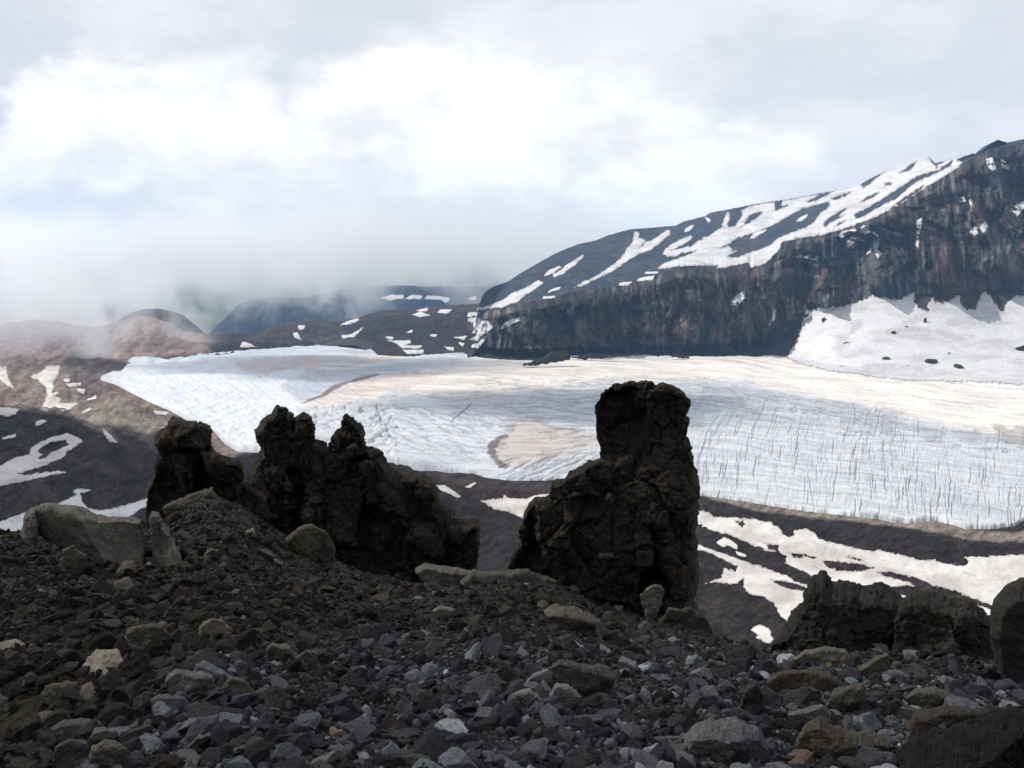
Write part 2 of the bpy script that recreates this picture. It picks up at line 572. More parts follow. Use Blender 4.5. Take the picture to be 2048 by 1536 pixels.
s_cols = (np.arange(-420, 2470, 3.4) - 1024) / FPX
t_rows = np.concatenate([np.linspace(1.25, 0.46, 40, endpoint=False), np.linspace(0.46, 0.10, 230, endpoint=False), np.linspace(0.10, 0.048, 70)])
Yr = 150.0 / t_rows
TY, TS = np.meshgrid(Yr, s_cols, indexing='ij')
TX = TS * TY
TZ = terrain_z(TX, TY)
tpx, tpy = to_px(np.stack([TX, TY, TZ], -1))
gs = poly_sdf(GLACIER, tpx, tpy)
TZ = np.minimum(TZ, np.where(TY > 400, TZ - 7.0 * smooth01((gs + 2) / 12.0), TZ))
TZ = np.where((gs > 6) & (TY > 400), np.minimum(TZ, FLOOR - 7.5), TZ)
DARK = (0.042, 0.034, 0.033)
zones = [
    ([(-600, 640), (-60, 640), (380, 600), (420, 700), (300, 718), (260, 735), (100, 745), (-600, 760)], (0.330, 0.240, 0.210), 20),
    ([(-600, 735), (130, 722), (260, 735), (345, 815), (500, 900), (430, 925), (320, 905), (235, 882), (125, 830), (0, 816), (-600, 800)], (0.275, 0.215, 0.180), 16),
    ([(130, 735), (190, 735), (215, 790), (180, 800), (150, 780)], (0.16, 0.125, 0.115), 14),
    ([(150, 700), (260, 728), (270, 745), (200, 745), (120, 730)], (0.11, 0.08, 0.075), 14),
    (zz(*ZD, (480, 690), (760, 660), (1000, 700), (1150, 760), (1000, 830), (880, 850), (700, 800), (600, 780)), (0.29, 0.25, 0.205), 14),
    (zz(*ZD, (700, 790), (860, 830), (1050, 860), (1060, 960), (900, 950), (760, 900)), (0.075, 0.060, 0.058), 12),
    (zz(*ZG, (60, 22), (300, 62), (500, 100), (800, 132), (1000, 160), (1200, 182), (1350, 190), (1500, 180), (1620, 205), (1750, 245), (1900, 258), (2300, 240), (2300, 312), (1900, 318), (1700, 305), (1500, 258), (1300, 228), (1000, 192), (700, 167), (400, 122), (300, 95), (150, 62)), (0.30, 0.255, 0.215), 6),
    (zz(*ZF, (0, 1040), (230, 1050), (500, 1130), (1100, 1170), (1100, 1280), (700, 1310), (480, 1320), (300, 1250), (100, 1190)), (0.066, 0.050, 0.048), 10),
    ([(-600, 810), (0, 818), (125, 832), (235, 884), (320, 908), (500, 945), (600, 1100), (-600, 1200)], (0.058, 0.047, 0.046), 8),
]
tc_ = px_colour(tpx, tpy, zones, DARK, 10)
run = fbm(np.stack([(0.86 * tpx - 0.5 * tpy) / 34., (0.5 * tpx + 0.86 * tpy) / 9., 0 * tpx], -1), 4, 0.6)
tc_ = tc_ * np.clip(1 + 0.55 * run + 0.25 * fbm2(tpx, tpy, 1 / 11., 3, 0.6, 22.0), 0.45, 1.8)[..., None]
V = np.stack([TX, TY, TZ], -1).reshape(-1, 3)
terr_q = grid_quads(*TX.shape)
terr_me = new_mesh('valley_ground', V, terr_q, attrs={'col': tc_.reshape(-1, 3)})
terr = add('valley_ground', terr_me, M_TERR, 'dark brown stony valley floor and moraine slopes around the glacier', 'ground', kind='structure')
SOLIDS = [(V, terr_q)]

# ------------------------------------------------------------------ glacier
gx = np.concatenate([np.arange(172, 1380, 1.6), np.arange(1380, 2070, 1.05), np.arange(2070, 2345, 1.6)]); gy = np.concatenate([np.arange(674, 760, 1.1), np.arange(760, 1066, 1.35)])
GX, GY = np.meshgrid(gx, gy)
gval = poly_sdf(GLACIER, GX, GY) + 2.2 * fbm2(GX, GY, 1 / 22., 4, 0.6, 4.4)
GP = on_plane(GX, GY, FLOOR)
depth = np.zeros(GX.shape); dirt = np.zeros(GX.shape)
rg = np.random.default_rng(21)


def carve(cx, cy, dx, dy, wpx, dep, dirty=0.0, curve=0.0):  # dirty sets how strongly the line is darkened
    """one crack in the ice, from (cx,cy) along (dx,dy)"""
    n = 7
    ts = np.linspace(-0.5, 0.5, n)
    L = math.hypot(dx, dy)
    nx_, ny_ = -dy / L, dx / L
    xs = cx + ts * dx + nx_ * (curve * (0.25 - ts ** 2) * 4 + rg.normal(0, min(0.8, 0.05 * L), n))
    ys = cy + ts * dy + ny_ * (curve * (0.25 - ts ** 2) * 4)
    x0, x1 = np.searchsorted(gx, [xs.min() - 4, xs.max() + 4]); y0, y1 = np.searchsorted(gy, [ys.min() - 4, ys.max() + 4])
    if x1 - x0 < 2 or y1 - y0 < 2:
        return
    X = GX[y0:y1, x0:x1]; Y = GY[y0:y1, x0:x1]
    for k in range(n - 1):
        ex, ey = xs[k + 1] - xs[k], ys[k + 1] - ys[k]
        t = np.clip(((X - xs[k]) * ex + (Y - ys[k]) * ey) / (ex * ex + ey * ey + 1e-9), 0, 1)
        d = np.hypot(X - xs[k] - t * ex, Y - ys[k] - t * ey)
        tt = (k + t) / (n - 1)
        wl = wpx * (0.6 + 0.4 * np.sin(np.pi * np.clip(tt, 0.03, 0.97)))
        f = np.clip(1.25 - d / wl, 0, 1)
        depth[y0:y1, x0:x1] = np.maximum(depth[y0:y1, x0:x1], dep * f)
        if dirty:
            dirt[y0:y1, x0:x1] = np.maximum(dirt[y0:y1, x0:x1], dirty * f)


# fan of cross cracks on the near right of the tongue
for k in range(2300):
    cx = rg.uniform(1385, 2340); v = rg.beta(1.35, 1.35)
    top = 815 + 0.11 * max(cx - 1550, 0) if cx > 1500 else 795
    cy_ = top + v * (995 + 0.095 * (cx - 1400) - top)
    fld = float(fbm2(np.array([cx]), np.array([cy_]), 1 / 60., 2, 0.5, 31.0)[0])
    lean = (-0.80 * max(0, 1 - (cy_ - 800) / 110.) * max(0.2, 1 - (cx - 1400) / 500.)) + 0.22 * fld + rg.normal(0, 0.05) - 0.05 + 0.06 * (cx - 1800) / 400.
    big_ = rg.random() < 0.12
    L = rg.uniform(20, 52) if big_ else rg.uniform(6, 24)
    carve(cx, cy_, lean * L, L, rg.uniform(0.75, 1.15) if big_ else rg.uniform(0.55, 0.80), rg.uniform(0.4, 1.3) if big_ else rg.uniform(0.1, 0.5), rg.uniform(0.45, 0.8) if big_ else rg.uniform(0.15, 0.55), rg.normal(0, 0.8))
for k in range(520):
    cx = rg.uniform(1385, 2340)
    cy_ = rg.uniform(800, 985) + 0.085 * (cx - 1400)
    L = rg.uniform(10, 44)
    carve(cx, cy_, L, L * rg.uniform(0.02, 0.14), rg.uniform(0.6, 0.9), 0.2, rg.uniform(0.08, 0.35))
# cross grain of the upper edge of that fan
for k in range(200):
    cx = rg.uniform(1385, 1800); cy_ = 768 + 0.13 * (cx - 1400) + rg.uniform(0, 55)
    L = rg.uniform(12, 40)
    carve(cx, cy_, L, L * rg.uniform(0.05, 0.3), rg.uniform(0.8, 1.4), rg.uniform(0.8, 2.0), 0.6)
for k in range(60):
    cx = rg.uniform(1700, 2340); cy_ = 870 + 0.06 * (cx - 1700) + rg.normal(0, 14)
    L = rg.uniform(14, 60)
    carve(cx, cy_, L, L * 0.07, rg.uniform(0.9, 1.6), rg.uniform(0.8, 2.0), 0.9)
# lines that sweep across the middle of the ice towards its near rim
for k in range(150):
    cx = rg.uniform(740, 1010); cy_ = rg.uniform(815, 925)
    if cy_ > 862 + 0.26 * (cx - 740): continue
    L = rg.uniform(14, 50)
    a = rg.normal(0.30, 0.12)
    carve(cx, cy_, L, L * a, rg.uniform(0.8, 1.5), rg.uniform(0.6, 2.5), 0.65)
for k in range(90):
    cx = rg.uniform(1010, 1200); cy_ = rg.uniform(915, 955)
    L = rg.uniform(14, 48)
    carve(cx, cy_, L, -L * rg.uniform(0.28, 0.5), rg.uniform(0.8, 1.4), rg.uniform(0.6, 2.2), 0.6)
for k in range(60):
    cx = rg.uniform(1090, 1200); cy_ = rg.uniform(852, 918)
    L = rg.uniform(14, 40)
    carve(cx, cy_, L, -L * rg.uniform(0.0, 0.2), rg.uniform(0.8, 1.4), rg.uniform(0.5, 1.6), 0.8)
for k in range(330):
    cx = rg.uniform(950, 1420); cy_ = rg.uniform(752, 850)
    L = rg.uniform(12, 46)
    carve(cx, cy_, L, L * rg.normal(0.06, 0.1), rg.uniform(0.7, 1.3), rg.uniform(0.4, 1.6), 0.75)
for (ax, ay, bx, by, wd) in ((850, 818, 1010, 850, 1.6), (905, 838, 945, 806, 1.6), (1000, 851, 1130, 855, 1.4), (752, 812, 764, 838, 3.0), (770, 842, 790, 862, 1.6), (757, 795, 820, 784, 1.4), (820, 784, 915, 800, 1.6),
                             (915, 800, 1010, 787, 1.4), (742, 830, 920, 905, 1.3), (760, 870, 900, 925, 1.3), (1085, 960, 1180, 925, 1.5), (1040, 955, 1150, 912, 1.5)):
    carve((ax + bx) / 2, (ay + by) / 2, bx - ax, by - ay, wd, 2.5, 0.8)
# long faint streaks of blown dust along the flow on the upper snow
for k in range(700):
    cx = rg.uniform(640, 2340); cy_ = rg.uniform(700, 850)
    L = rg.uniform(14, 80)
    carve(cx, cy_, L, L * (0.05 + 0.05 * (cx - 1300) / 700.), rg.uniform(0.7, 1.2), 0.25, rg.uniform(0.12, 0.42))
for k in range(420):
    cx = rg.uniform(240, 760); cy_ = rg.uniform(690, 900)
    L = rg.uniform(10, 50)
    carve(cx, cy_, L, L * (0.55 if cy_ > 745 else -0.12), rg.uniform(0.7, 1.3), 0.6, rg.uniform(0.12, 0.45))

x3, y3 = GP[..., 0], GP[..., 1]
gz = FLOOR + 3.6 * fbm2(x3, y3, 1 / 170., 4, 0.5, 6.0) + 0.6 * fbm2(x3, y3, 1 / 18., 4, 0.6, 1.0)
# broken ice of the icefall
fall = smooth01(poly_sdf([(615, 812), (700, 806), (770, 800), (800, 850), (790, 925), (560, 915), (590, 860)], GX, GY) / 14. + 0.5)
f1, f2, cid = worley(np.stack([x3 / 13., y3 / 26., 0 * x3], -1))
gz = gz + fall * (5.0 * ((cid % 97) / 97. - 0.5) * smooth01((f2 - f1) / 0.35) - 2.5 * (1 - smooth01((f2 - f1) / 0.30)))
wl = smooth01(poly_sdf([(225, 750), (420, 735), (600, 820), (520, 905), (440, 890), (330, 815)], GX, GY) / 30. + 0.5)
gz = gz + wl * 1.3 * fbm(np.stack([x3 / 20., y3 / 46., 0 * x3], -1), 5, 0.6, True)
gz = gz - depth
gz = gz - 6.5 * (1 - smooth01(gval / 7.0))
# colours of the ice: clean blue-white ice, dusty old snow, gritty rims
ICE = np.array((0.60, 0.622, 0.648)); DUST = np.array((0.78, 0.725, 0.66))
gn = fbm2(GX, GY, 1 / 40., 5, 0.6, 12.0); gn2 = fbm2(GX, GY * 3.0, 1 / 14., 4, 0.6, 15.0)
gc = np.tile(ICE, GX.shape + (1,))


def tint(poly, colr, e, k=1.0, rough=0.8):
    global gc
    m = (k * smooth01((poly_sdf(poly, GX, GY) + rough * e * (gn + 0.6 * gn2)) / e + 0.5))[..., None]
    gc = gc * (1 - m) + np.array(colr) * m


tint([(170, 690), (560, 690), (640, 800), (560, 915), (430, 900), (280, 800)], (0.76, 0.79, 0.83), 30)
tint([(300, 690), (700, 675), (760, 700), (560, 715), (300, 722)], (0.56, 0.61, 0.67), 12)
tint([(605, 812), (664, 781), (722, 758), (810, 743), (898, 730), (1000, 718), (1150, 712), (1500, 708), (2350, 735), (2350, 905), (2048, 884), (1900, 856), (1750, 822), (1600, 788), (1450, 762), (1300, 764),
      (1150, 775), (1050, 790), (913, 800), (825, 786), (722, 794), (649, 812)], DUST, 16)
tint([(1380, 740), (1600, 735), (2350, 760), (2350, 880), (2048, 862), (1850, 838), (1700, 790), (1500, 755)], (0.84, 0.80, 0.745), 20)
tint([(605, 814), (664, 783), (722, 760), (900, 738), (860, 770), (722, 790), (649, 811)], (0.70, 0.60, 0.545), 14, 0.7)
tint(zz(*ZE, (250, 600), (400, 570), (900, 560), (1250, 540), (1350, 560), (1300, 590), (900, 640), (600, 650), (400, 690), (300, 650)), (0.62, 0.535, 0.49), 9, 0.75)
tint(zz(*ZE, (600, 700), (900, 660), (1300, 590), (1650, 590), (1500, 640), (1150, 690), (900, 770), (700, 860), (560, 780)), (0.50, 0.53, 0.58), 10, 0.8)
tint(zz(*ZF, (700, 1000), (640, 960), (630, 860), (650, 780), (740, 740), (800, 640), (860, 600), (950, 600), (1010, 640), (1050, 690), (1200, 720), (1400, 750), (1560, 765), (1560, 850), (1300, 900), (1100, 950), (800, 1010)), (0.56, 0.505, 0.475), 5)
tint(zz(*ZF, (545, 900), (570, 800), (640, 745), (720, 735), (730, 770), (660, 800), (625, 870), (650, 950), (730, 1000), (660, 1015), (590, 960)), (0.17, 0.135, 0.125), 5, 0.9)
tint(zz(*ZF, (700, 700), (800, 600), (900, 560), (1030, 590), (1080, 650), (1060, 690), (1000, 640), (930, 620), (830, 640), (770, 710)), (0.33, 0.27, 0.26), 6, 0.7)
tint(zz(*ZF, (1050, 670), (1250, 690), (1450, 730), (1500, 750), (1350, 740), (1200, 725), (1080, 705)), (0.30, 0.27, 0.26), 4, 0.8)
tint(zz(*ZE, (680, 880), (740, 840), (830, 810), (880, 770), (960, 735), (1080, 702), (1220, 675), (1230, 688), (1090, 722), (980, 752), (890, 800), (830, 832), (720, 868)), (0.20, 0.15, 0.14), 3, 0.9, 0.5)
tint([(1400, 765), (1600, 790), (1750, 825), (1900, 860), (2350, 905), (2350, 925), (1900, 880), (1750, 855), (1600, 825), (1400, 800)], (0.44, 0.455, 0.49), 12, 0.8)
tint([(1990, 850), (2350, 880), (2350, 912), (2000, 880)], (0.40, 0.36, 0.34), 12, 0.7)
tint([(860, 790), (1200, 770), (1400, 770), (1400, 850), (1200, 860), (1100, 845), (900, 835)], (0.50, 0.53, 0.58), 22, 0.7)
flow = GY - np.where(GX > 1380, 0.115 * (GX - 1380), 0.02 * (GX - 1380)) + 6 * fbm2(GX, GY, 1 / 140., 2, 0.5, 40.0)
strp = fbm(np.stack([GX / 170., flow / 4.5, 0 * GX], -1), 4, 0.65)
gc = gc * np.clip(1 + 0.24 * strp * smooth01((GX - 560) / 120.), 0.62, 1.15)[..., None]
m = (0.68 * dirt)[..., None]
gc = gc * (1 - m) + np.array((0.17, 0.18, 0.21)) * m  # cracks and dust streaks mixed towards a dark blue-grey
m = (0.8 * (1 - smooth01(gval / 3.5)) * (GY > 880))[..., None]
gc = gc * (1 - m) + np.array((0.13, 0.12, 0.115)) * m
# cut the sheet along its margin
ax_, ay_, av_, fq, fn = clip_grid(GX, GY, gval)
used_idx = np.flatnonzero(np.isin(np.arange(GX.size), np.array([], int)))
# values at the cut vertices are sampled from the grid
ci = np.clip(np.searchsorted(gx, ax_), 1, len(gx) - 1); cj = np.clip(np.searchsorted(gy, ay_), 1, len(gy) - 1)
fx = (ax_ - gx[ci - 1]) / (gx[ci] - gx[ci - 1]); fy = (ay_ - gy[cj - 1]) / (gy[cj] - gy[cj - 1])


def samp(A):
    if A.ndim == 3:
        fx_, fy_ = fx[:, None], fy[:, None]
    else:
        fx_, fy_ = fx, fy
    return (A[cj - 1, ci - 1] * (1 - fx_) + A[cj - 1, ci] * fx_) * (1 - fy_) + (A[cj, ci - 1] * (1 - fx_) + A[cj, ci] * fx_) * fy_


gp = on_plane(ax_, ay_, FLOOR)
gp[:, 2] = samp(gz)
# the rim runs down into the ground behind the moraine
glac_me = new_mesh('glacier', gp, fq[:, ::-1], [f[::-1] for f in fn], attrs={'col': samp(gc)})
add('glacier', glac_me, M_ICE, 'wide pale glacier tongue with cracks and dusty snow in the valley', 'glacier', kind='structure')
SOLIDS.append((gp, fq))

# ------------------------------------------------------------------ mountain on the right
def curve(pts):
    a = np.array(pts, float)
    return a[:, 0], a[:, 1]


SKY_L = ZA; SKYLINE = zz(*ZA, (150, 690), (180, 668), (220, 640), (300, 590), (400, 555), (480, 500), (600, 430), (720, 365), (800, 330), (880, 300), (1000, 275), (1080, 240), (1230, 200), (1360, 190), (1540, 175), (1600, 145), (1740, 110), (1780, 85), (1880, 68)) + \
    zz(*ZB, (180, 545), (320, 522), (480, 500), (650, 465), (740, 450), (860, 430), (960, 400), (1000, 365), (1110, 310), (1200, 280), (1280, 235), (1340, 222), (1400, 215), (1420, 238), (1465, 285), (1510, 262), (1560, 235), (1620, 262),
       (1670, 212), (1700, 190), (1735, 215), (1770, 200), (1820, 140), (1870, 100), (1940, 122), (2048, 108)) + [(2120, 262), (2220, 240), (2340, 215)]
CLIFFTOP = [(930, 655), (945, 640), (959, 625), (1000, 618), (1046, 605), (1087, 599), (1134, 587), (1178, 579), (1237, 573), (1281, 563), (1325, 546), (1357, 533), (1395, 531), (1430, 538), (1448, 534), (1496, 530), (1501, 536), (1530, 528), (1542, 514),
            (1556, 499), (1562, 484), (1594, 476), (1641, 470), (1682, 459), (1726, 443), (1779, 420), (1858, 370), (1917, 336), (1940, 318), (1981, 297), (2048, 287), (2340, 219)]
BASE = [(930, 706), (959, 706), (1000, 709), (1080, 709), (1200, 706), (1400, 708), (1500, 710), (1577, 713), (1600, 730), (1750, 746), (1900, 753), (2048, 756), (2340, 764)]
APRON = [(930, 702), (1500, 704), (1560, 675), (1612, 640), (1653, 616), (1700, 604), (1747, 596), (1829, 588), (1917, 584), (2048, 578), (2340, 562)]
mx = np.arange(935, 2335, 2.0)
cv = lambda c: np.interp(mx, *curve(c))
jit = fbm2(mx, mx * 0, 1 / 9., 4, 0.6, 2.0)
b_py = cv(BASE); a_py = np.minimum(cv(APRON), b_py - 2); c_py = np.minimum(cv(CLIFFTOP) + 1.6 * jit, a_py - 2); k_py = np.minimum(cv(SKYLINE) + 1.0 * fbm2(mx, mx * 0, 1 / 6., 4, 0.6, 5.0), c_py - 1)
k1 = np.exp(-0.5 * (np.arange(-60, 61) / 22.) ** 2); k1 /= k1.sum()
sm1 = lambda A: np.convolve(np.pad(A, 60, mode='edge'), k1, mode='valid')
b_py, a_py = sm1(b_py), sm1(a_py)
endw = smooth01((mx - 938) / 34.)
c_py = a_py - 2 + (c_py - a_py + 2) * endw; k_py = c_py - 1 + (k_py - c_py + 1) * endw
b_Y = -153.0 / dirs(mx, b_py)[:, 2]
a_Y = b_Y + sm1(np.interp(mx, [935, 1490, 1660, 1900, 2340], [8, 8, 240, 320, 340]))
c_Y = np.interp(mx, [935, 1300, 1600, 1900, 2050, 2340], [1925, 1950, 1985, 2030, 2060, 2060])
k_Y = np.interp(mx, [935, 1100, 1300, 1600, 1860, 1895, 1940, 1981, 2340], [2000, 2550, 2850, 3050, 3050, 2850, 2180, 2110, 2110])
Pb, Pa, Pc, Pk = (pt(mx, p, y) for p, y in ((b_py, b_Y), (a_py, a_Y), (c_py, c_Y), (k_py, k_Y)))
rows = []; tag_ = []; wgt = []
for t in np.linspace(0, 1, 50, endpoint=False):
    P = Pb + (Pa - Pb) * t
    P[:, 2] -= (t * (1 - t)) * 0.30 * (Pa[:, 2] - Pb[:, 2])
    rows.append(P); tag_.append(0); wgt.append(0.05)
NC = 150
for t in np.linspace(0, 1, NC, endpoint=False):
    rows.append(Pa + (Pc - Pa) * t); tag_.append(1); wgt.append(smooth01(t * 6) * smooth01((1 - t) * 7))
ker = np.exp(-0.5 * (np.arange(-70, 71) / 26.) ** 2); ker /= ker.sum()
smo = lambda A: np.stack([np.convolve(np.pad(A[:, k], 70, mode='edge'), ker, mode='valid') for k in range(3)], 1)
Pcs, Pks = smo(Pc), smo(Pk)
for t in np.linspace(0, 1, 110):
    wa, wb = math.exp(-t * 9) , math.exp(-(1 - t) * 9)
    P = (Pcs + (Pks - Pcs) * t) + (Pc - Pcs) * wa + (Pk - Pks) * wb
    rows.append(P); tag_.append(2); wgt.append(0.0)
for q, (dy, dz) in enumerate(((60, -6), (200, -60), (500, -260), (900, -520))):
    rows.append(Pk + np.array([0, dy, dz])); tag_.append(3); wgt.append(0)
MV = np.stack(rows)
mt = np.array(tag_)[:, None] * np.ones(len(mx))[None]; mw = np.array(wgt)[:, None] * np.ones(len(mx))[None]
lead = pt(mx, a_py * 0 + 560, np.ones_like(mx)); lead /= np.linalg.norm(lead, axis=1)[:, None]
x3, y3, z3 = MV[..., 0], MV[..., 1], MV[..., 2]
wz_ = fbm(np.stack([x3 / 200., y3 / 300., z3 / 160.], -1), 3, 0.5)
gul = fbm(np.stack([x3 / 85. + 0.55 * wz_, y3 / 700., z3 / 520. + 0.4 * wz_], -1), 5, 0.58, True)
blk = fbm(np.stack([x3 / 40., y3 / 120., z3 / 34.], -1), 4, 0.55)
f1, f2, cid = worley(np.stack([x3 / 60., y3 / 160., z3 / 80.], -1))
gul2 = fbm(np.stack([x3 / 210. + 0.4 * wz_, y3 / 900., z3 / 700.], -1), 3, 0.5, True)
led = np.abs(((z3 + 14 * wz_) / 46.) % 1.0 - 0.5) * 2
dsp = mw * (75.0 * (gul2 - 0.4) + 12.0 * (led - 0.5) + 55.0 * (gul - 0.5) + 22.0 * blk + 24.0 * ((cid % 89) / 89. - 0.5))
MV = MV - lead[None] * dsp[..., None]
rl = (mt == 2)
MV[..., 2] += rl * (6.0 * fbm(np.stack([x3 / 130. + y3 / 300., y3 / 260., 0 * z3], -1), 5, 0.55, True) - 4) * smooth01((np.abs(mt - 2) < .1) * 1.0) * np.minimum(1, np.minimum(np.arange(len(tag_))[:, None] - 200, 309 - np.arange(len(tag_))[:, None]).clip(0, 30) / 30.)
mpx, mpy = to_px(MV)
cn = fbm(np.stack([mpx / 55., mpy / 90., 0 * mpx], -1), 4, 0.6); wv_ = fbm(np.stack([mpx / 45., mpy / 70., 0 * mpx + 2], -1), 3, 0.5)
cn2 = fbm(np.stack([mpx / 11. + 0.9 * wv_, mpy / 95. + 0.5 * wv_, 0 * mpx + 4], -1), 4, 0.65)
cn3 = fbm(np.stack([mpx / 120., mpy / 60., 0 * mpx + 9], -1), 3, 0.5)
mc = np.tile(np.array((0.055, 0.052, 0.052)), mpx.shape + (1,))


def mixc(c, k, colr):
    k = np.clip(k, 0, 1)[..., None]
    return c * (1 - k) + np.array(colr) * k


mc = mixc(mc, smooth01((cn + 0.1) / 0.5) * 0.9, (0.150, 0.098, 0.082))
mc = mixc(mc, smooth01((cn2 - 0.10) / 0.4) * 0.75, (0.235, 0.225, 0.215))
mc = mixc(mc, smooth01((-cn2 - 0.12) / 0.35) * 0.8, (0.016, 0.018, 0.022))
mc = mixc(mc, smooth01((cn3 - 0.1) / 0.4) * 0.5, (0.050, 0.056, 0.060))
for poly, colr, e, k in (
        (zz(*ZA, (1250, 600), (1500, 560), (2048, 560), (2048, 900), (1850, 870), (1800, 780), (1500, 740), (1330, 660)), (0.120, 0.092, 0.084), 16, .55),
        (zz(*ZA, (1750, 690), (1830, 640), (1880, 700), (1870, 800), (1820, 850), (1770, 740)), (0.20, 0.18, 0.155), 6, .75),
        (zz(*ZA, (480, 700), (900, 620), (1330, 640), (1340, 780), (1080, 860), (1300, 1010), (420, 1000)), (0.030, 0.029, 0.030), 14, .7),
        (zz(*ZC, (800, 400), (900, 200), (1000, 120), (1180, 180), (1200, 330), (1000, 390)), (0.115, 0.118, 0.118), 22, .6),
        (zz(*ZB, (1100, 620), (1500, 640), (1500, 800), (1300, 850), (1130, 700)), (0.088, 0.052, 0.050), 26, .6),
        (zz(*ZC, (1440, 250), (1750, 180), (2048, 200), (2048, 380), (1750, 400), (1500, 400)), (0.085, 0.060, 0.050), 24, .6),
        (zz(*ZB, (1620, 280), (1880, 100), (2200, 80), (2200, 500), (1700, 400)), (0.040, 0.047, 0.052), 20, .7)):
    mc = mixc(mc, k * smooth01(poly_sdf(poly, mpx, mpy) / e + 0.5) * smooth01(0.6 + cn2), colr)
up = (mt >= 2)
slope_c = mixc(np.tile(np.array((0.066, 0.082, 0.108)), mpx.shape + (1,)), smooth01((cn + 0.1) / 0.6), (0.088, 0.098, 0.115))
mc = np.where(up[..., None], slope_c, mc)
mc = np.where((mt == 0)[..., None], np.array((0.07, 0.065, 0.062)), mc)
mV = MV.reshape(-1, 3); mq = grid_quads(*mpx.shape)
mount_me = new_mesh('mountain', mV, mq, attrs={'col': mc.reshape(-1, 3)})
add('mountain', mount_me, M_CLIFF, 'dark cliffed mountain with streaks of snow above the far glacier edge', 'mountain', kind='structure')
SOLIDS.append((mV, mq))


# ------------------------------------------------------------------ far ridges
def loft(name, label, cat, step, base, top, bY, tY, rough, colf, mat, nrow=40, back=True, solid=True, sag=0.0):
    a, b = np.array(base, float), np.array(top, float)
    xs = np.arange(max(a[0, 0], b[0, 0]), min(a[-1, 0], b[-1, 0]) + 1, step)
    p0 = np.interp(xs, a[:, 0], a[:, 1]); p1 = np.interp(xs, b[:, 0], b[:, 1]) + rough * fbm2(xs, xs * 0, 1 / (8. * step), 5, 0.55, 7.7)
    p1 = np.minimum(p1, p0 - 0.5)
    Y0 = np.interp(xs, *zip(*bY)) if isinstance(bY, list) else np.full(xs.shape, float(bY))
    Y1 = np.interp(xs, *zip(*tY)) if isinstance(tY, list) else np.full(xs.shape, float(tY))
    A, B = pt(xs, p0, Y0), pt(xs, p1, Y1)
    R = []
    for t in np.linspace(0, 1, nrow):
        P = A + (B - A) * t
        P[:, 2] += sag * 4 * t * (1 - t)
        R.append(P)
    if back:
        for dy, dz in ((0.03, -0.004), (0.10, -0.03), (0.25, -0.09)):
            R.append(B + np.array([0, 1, 0]) * (dy * Y1)[:, None] + np.array([0, 0, 1]) * (dz * Y1)[:, None])
    P = np.stack(R)
    wv = np.sin(np.linspace(0, np.pi, nrow)); wv = np.concatenate([wv, np.zeros(len(R) - nrow)])
    sc = (P[..., 1].mean() / 30.)
    n = fbm(np.stack([P[..., 0] / sc, P[..., 1] / sc, 0 * P[..., 0]], -1), 5, 0.55)
    P[..., 2] += wv[:, None] * n * sc * 0.10
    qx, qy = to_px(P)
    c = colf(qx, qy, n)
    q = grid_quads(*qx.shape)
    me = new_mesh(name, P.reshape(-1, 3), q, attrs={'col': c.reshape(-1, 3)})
    o = add(name, me, mat, label, cat, kind='structure')
    if solid:
        SOLIDS.append((P.reshape(-1, 3), q))
    return o


def band_c(x, y, n):
    c = np.tile(np.array((0.088, 0.070, 0.068)), x.shape + (1,))
    c = mixc(c, smooth01((n + 0.1) / 0.4), (0.052, 0.045, 0.048))
    c = mixc(c, 0.8 * smooth01(poly_sdf(zz(*ZE, (960, 330), (1200, 280), (1500, 270), (1800, 300), (1900, 520), (1200, 540), (1150, 430), (1000, 430)), x, y) / 14. + 0.5), (0.040, 0.035, 0.038))
    return c


BAND_T = zz(*ZE, (60, 492), (90, 478), (130, 452), (300, 425), (400, 392), (470, 358), (520, 340), (620, 318), (740, 310), (850, 312), (950, 322), (1020, 300), (1080, 288), (1250, 242), (1450, 232), (1700, 207), (1900, 192), (2000, 185))
BAND_B = [(400, 706), (517, 700), (620, 693), (708, 690), (757, 712), (870, 710), (970, 718), (1000, 718)]
loft('moraine_ridge', 'low brown ridge with small snow patches behind the glacier', 'hill', 2.0, BAND_B, BAND_T,
     [(400, 1990), (620, 2080), (757, 1860), (1000, 1800)], [(400, 2250), (700, 2500), (1000, 2450)], 1.6, band_c, M_TERR, 60)


def haze_blue_c(x, y, n):
    c = np.tile(np.array((0.024, 0.040, 0.064)), x.shape + (1,))  # distance haze and cloud shade put into the ridge's base colour
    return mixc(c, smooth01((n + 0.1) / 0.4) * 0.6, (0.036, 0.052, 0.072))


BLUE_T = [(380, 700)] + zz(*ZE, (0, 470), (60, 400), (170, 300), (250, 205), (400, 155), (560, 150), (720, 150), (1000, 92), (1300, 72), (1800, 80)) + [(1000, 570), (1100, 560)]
loft('forested_ridge', 'dark blue shadowed ridge beyond the low brown ridge', 'hill', 5.0, [(360, 740), (1100, 740)], BLUE_T, 3400, [(380, 4000), (700, 4600), (1100, 4800)], 2.0, haze_blue_c, M_FAR, 40)


def hump_c(x, y, n):
    return np.tile(np.array((0.045, 0.043, 0.042)), x.shape + (1,))


loft('dark_knoll', 'small dark rounded knoll behind the pink brown mound', 'hill', 3.0, [(235, 720), (420, 720)],
     [(235, 640), (265, 624), (290, 618), (320, 617), (345, 624), (365, 640), (378, 668), (395, 690), (420, 705)], 2700, 3100, 1.0, hump_c, M_FAR, 24)


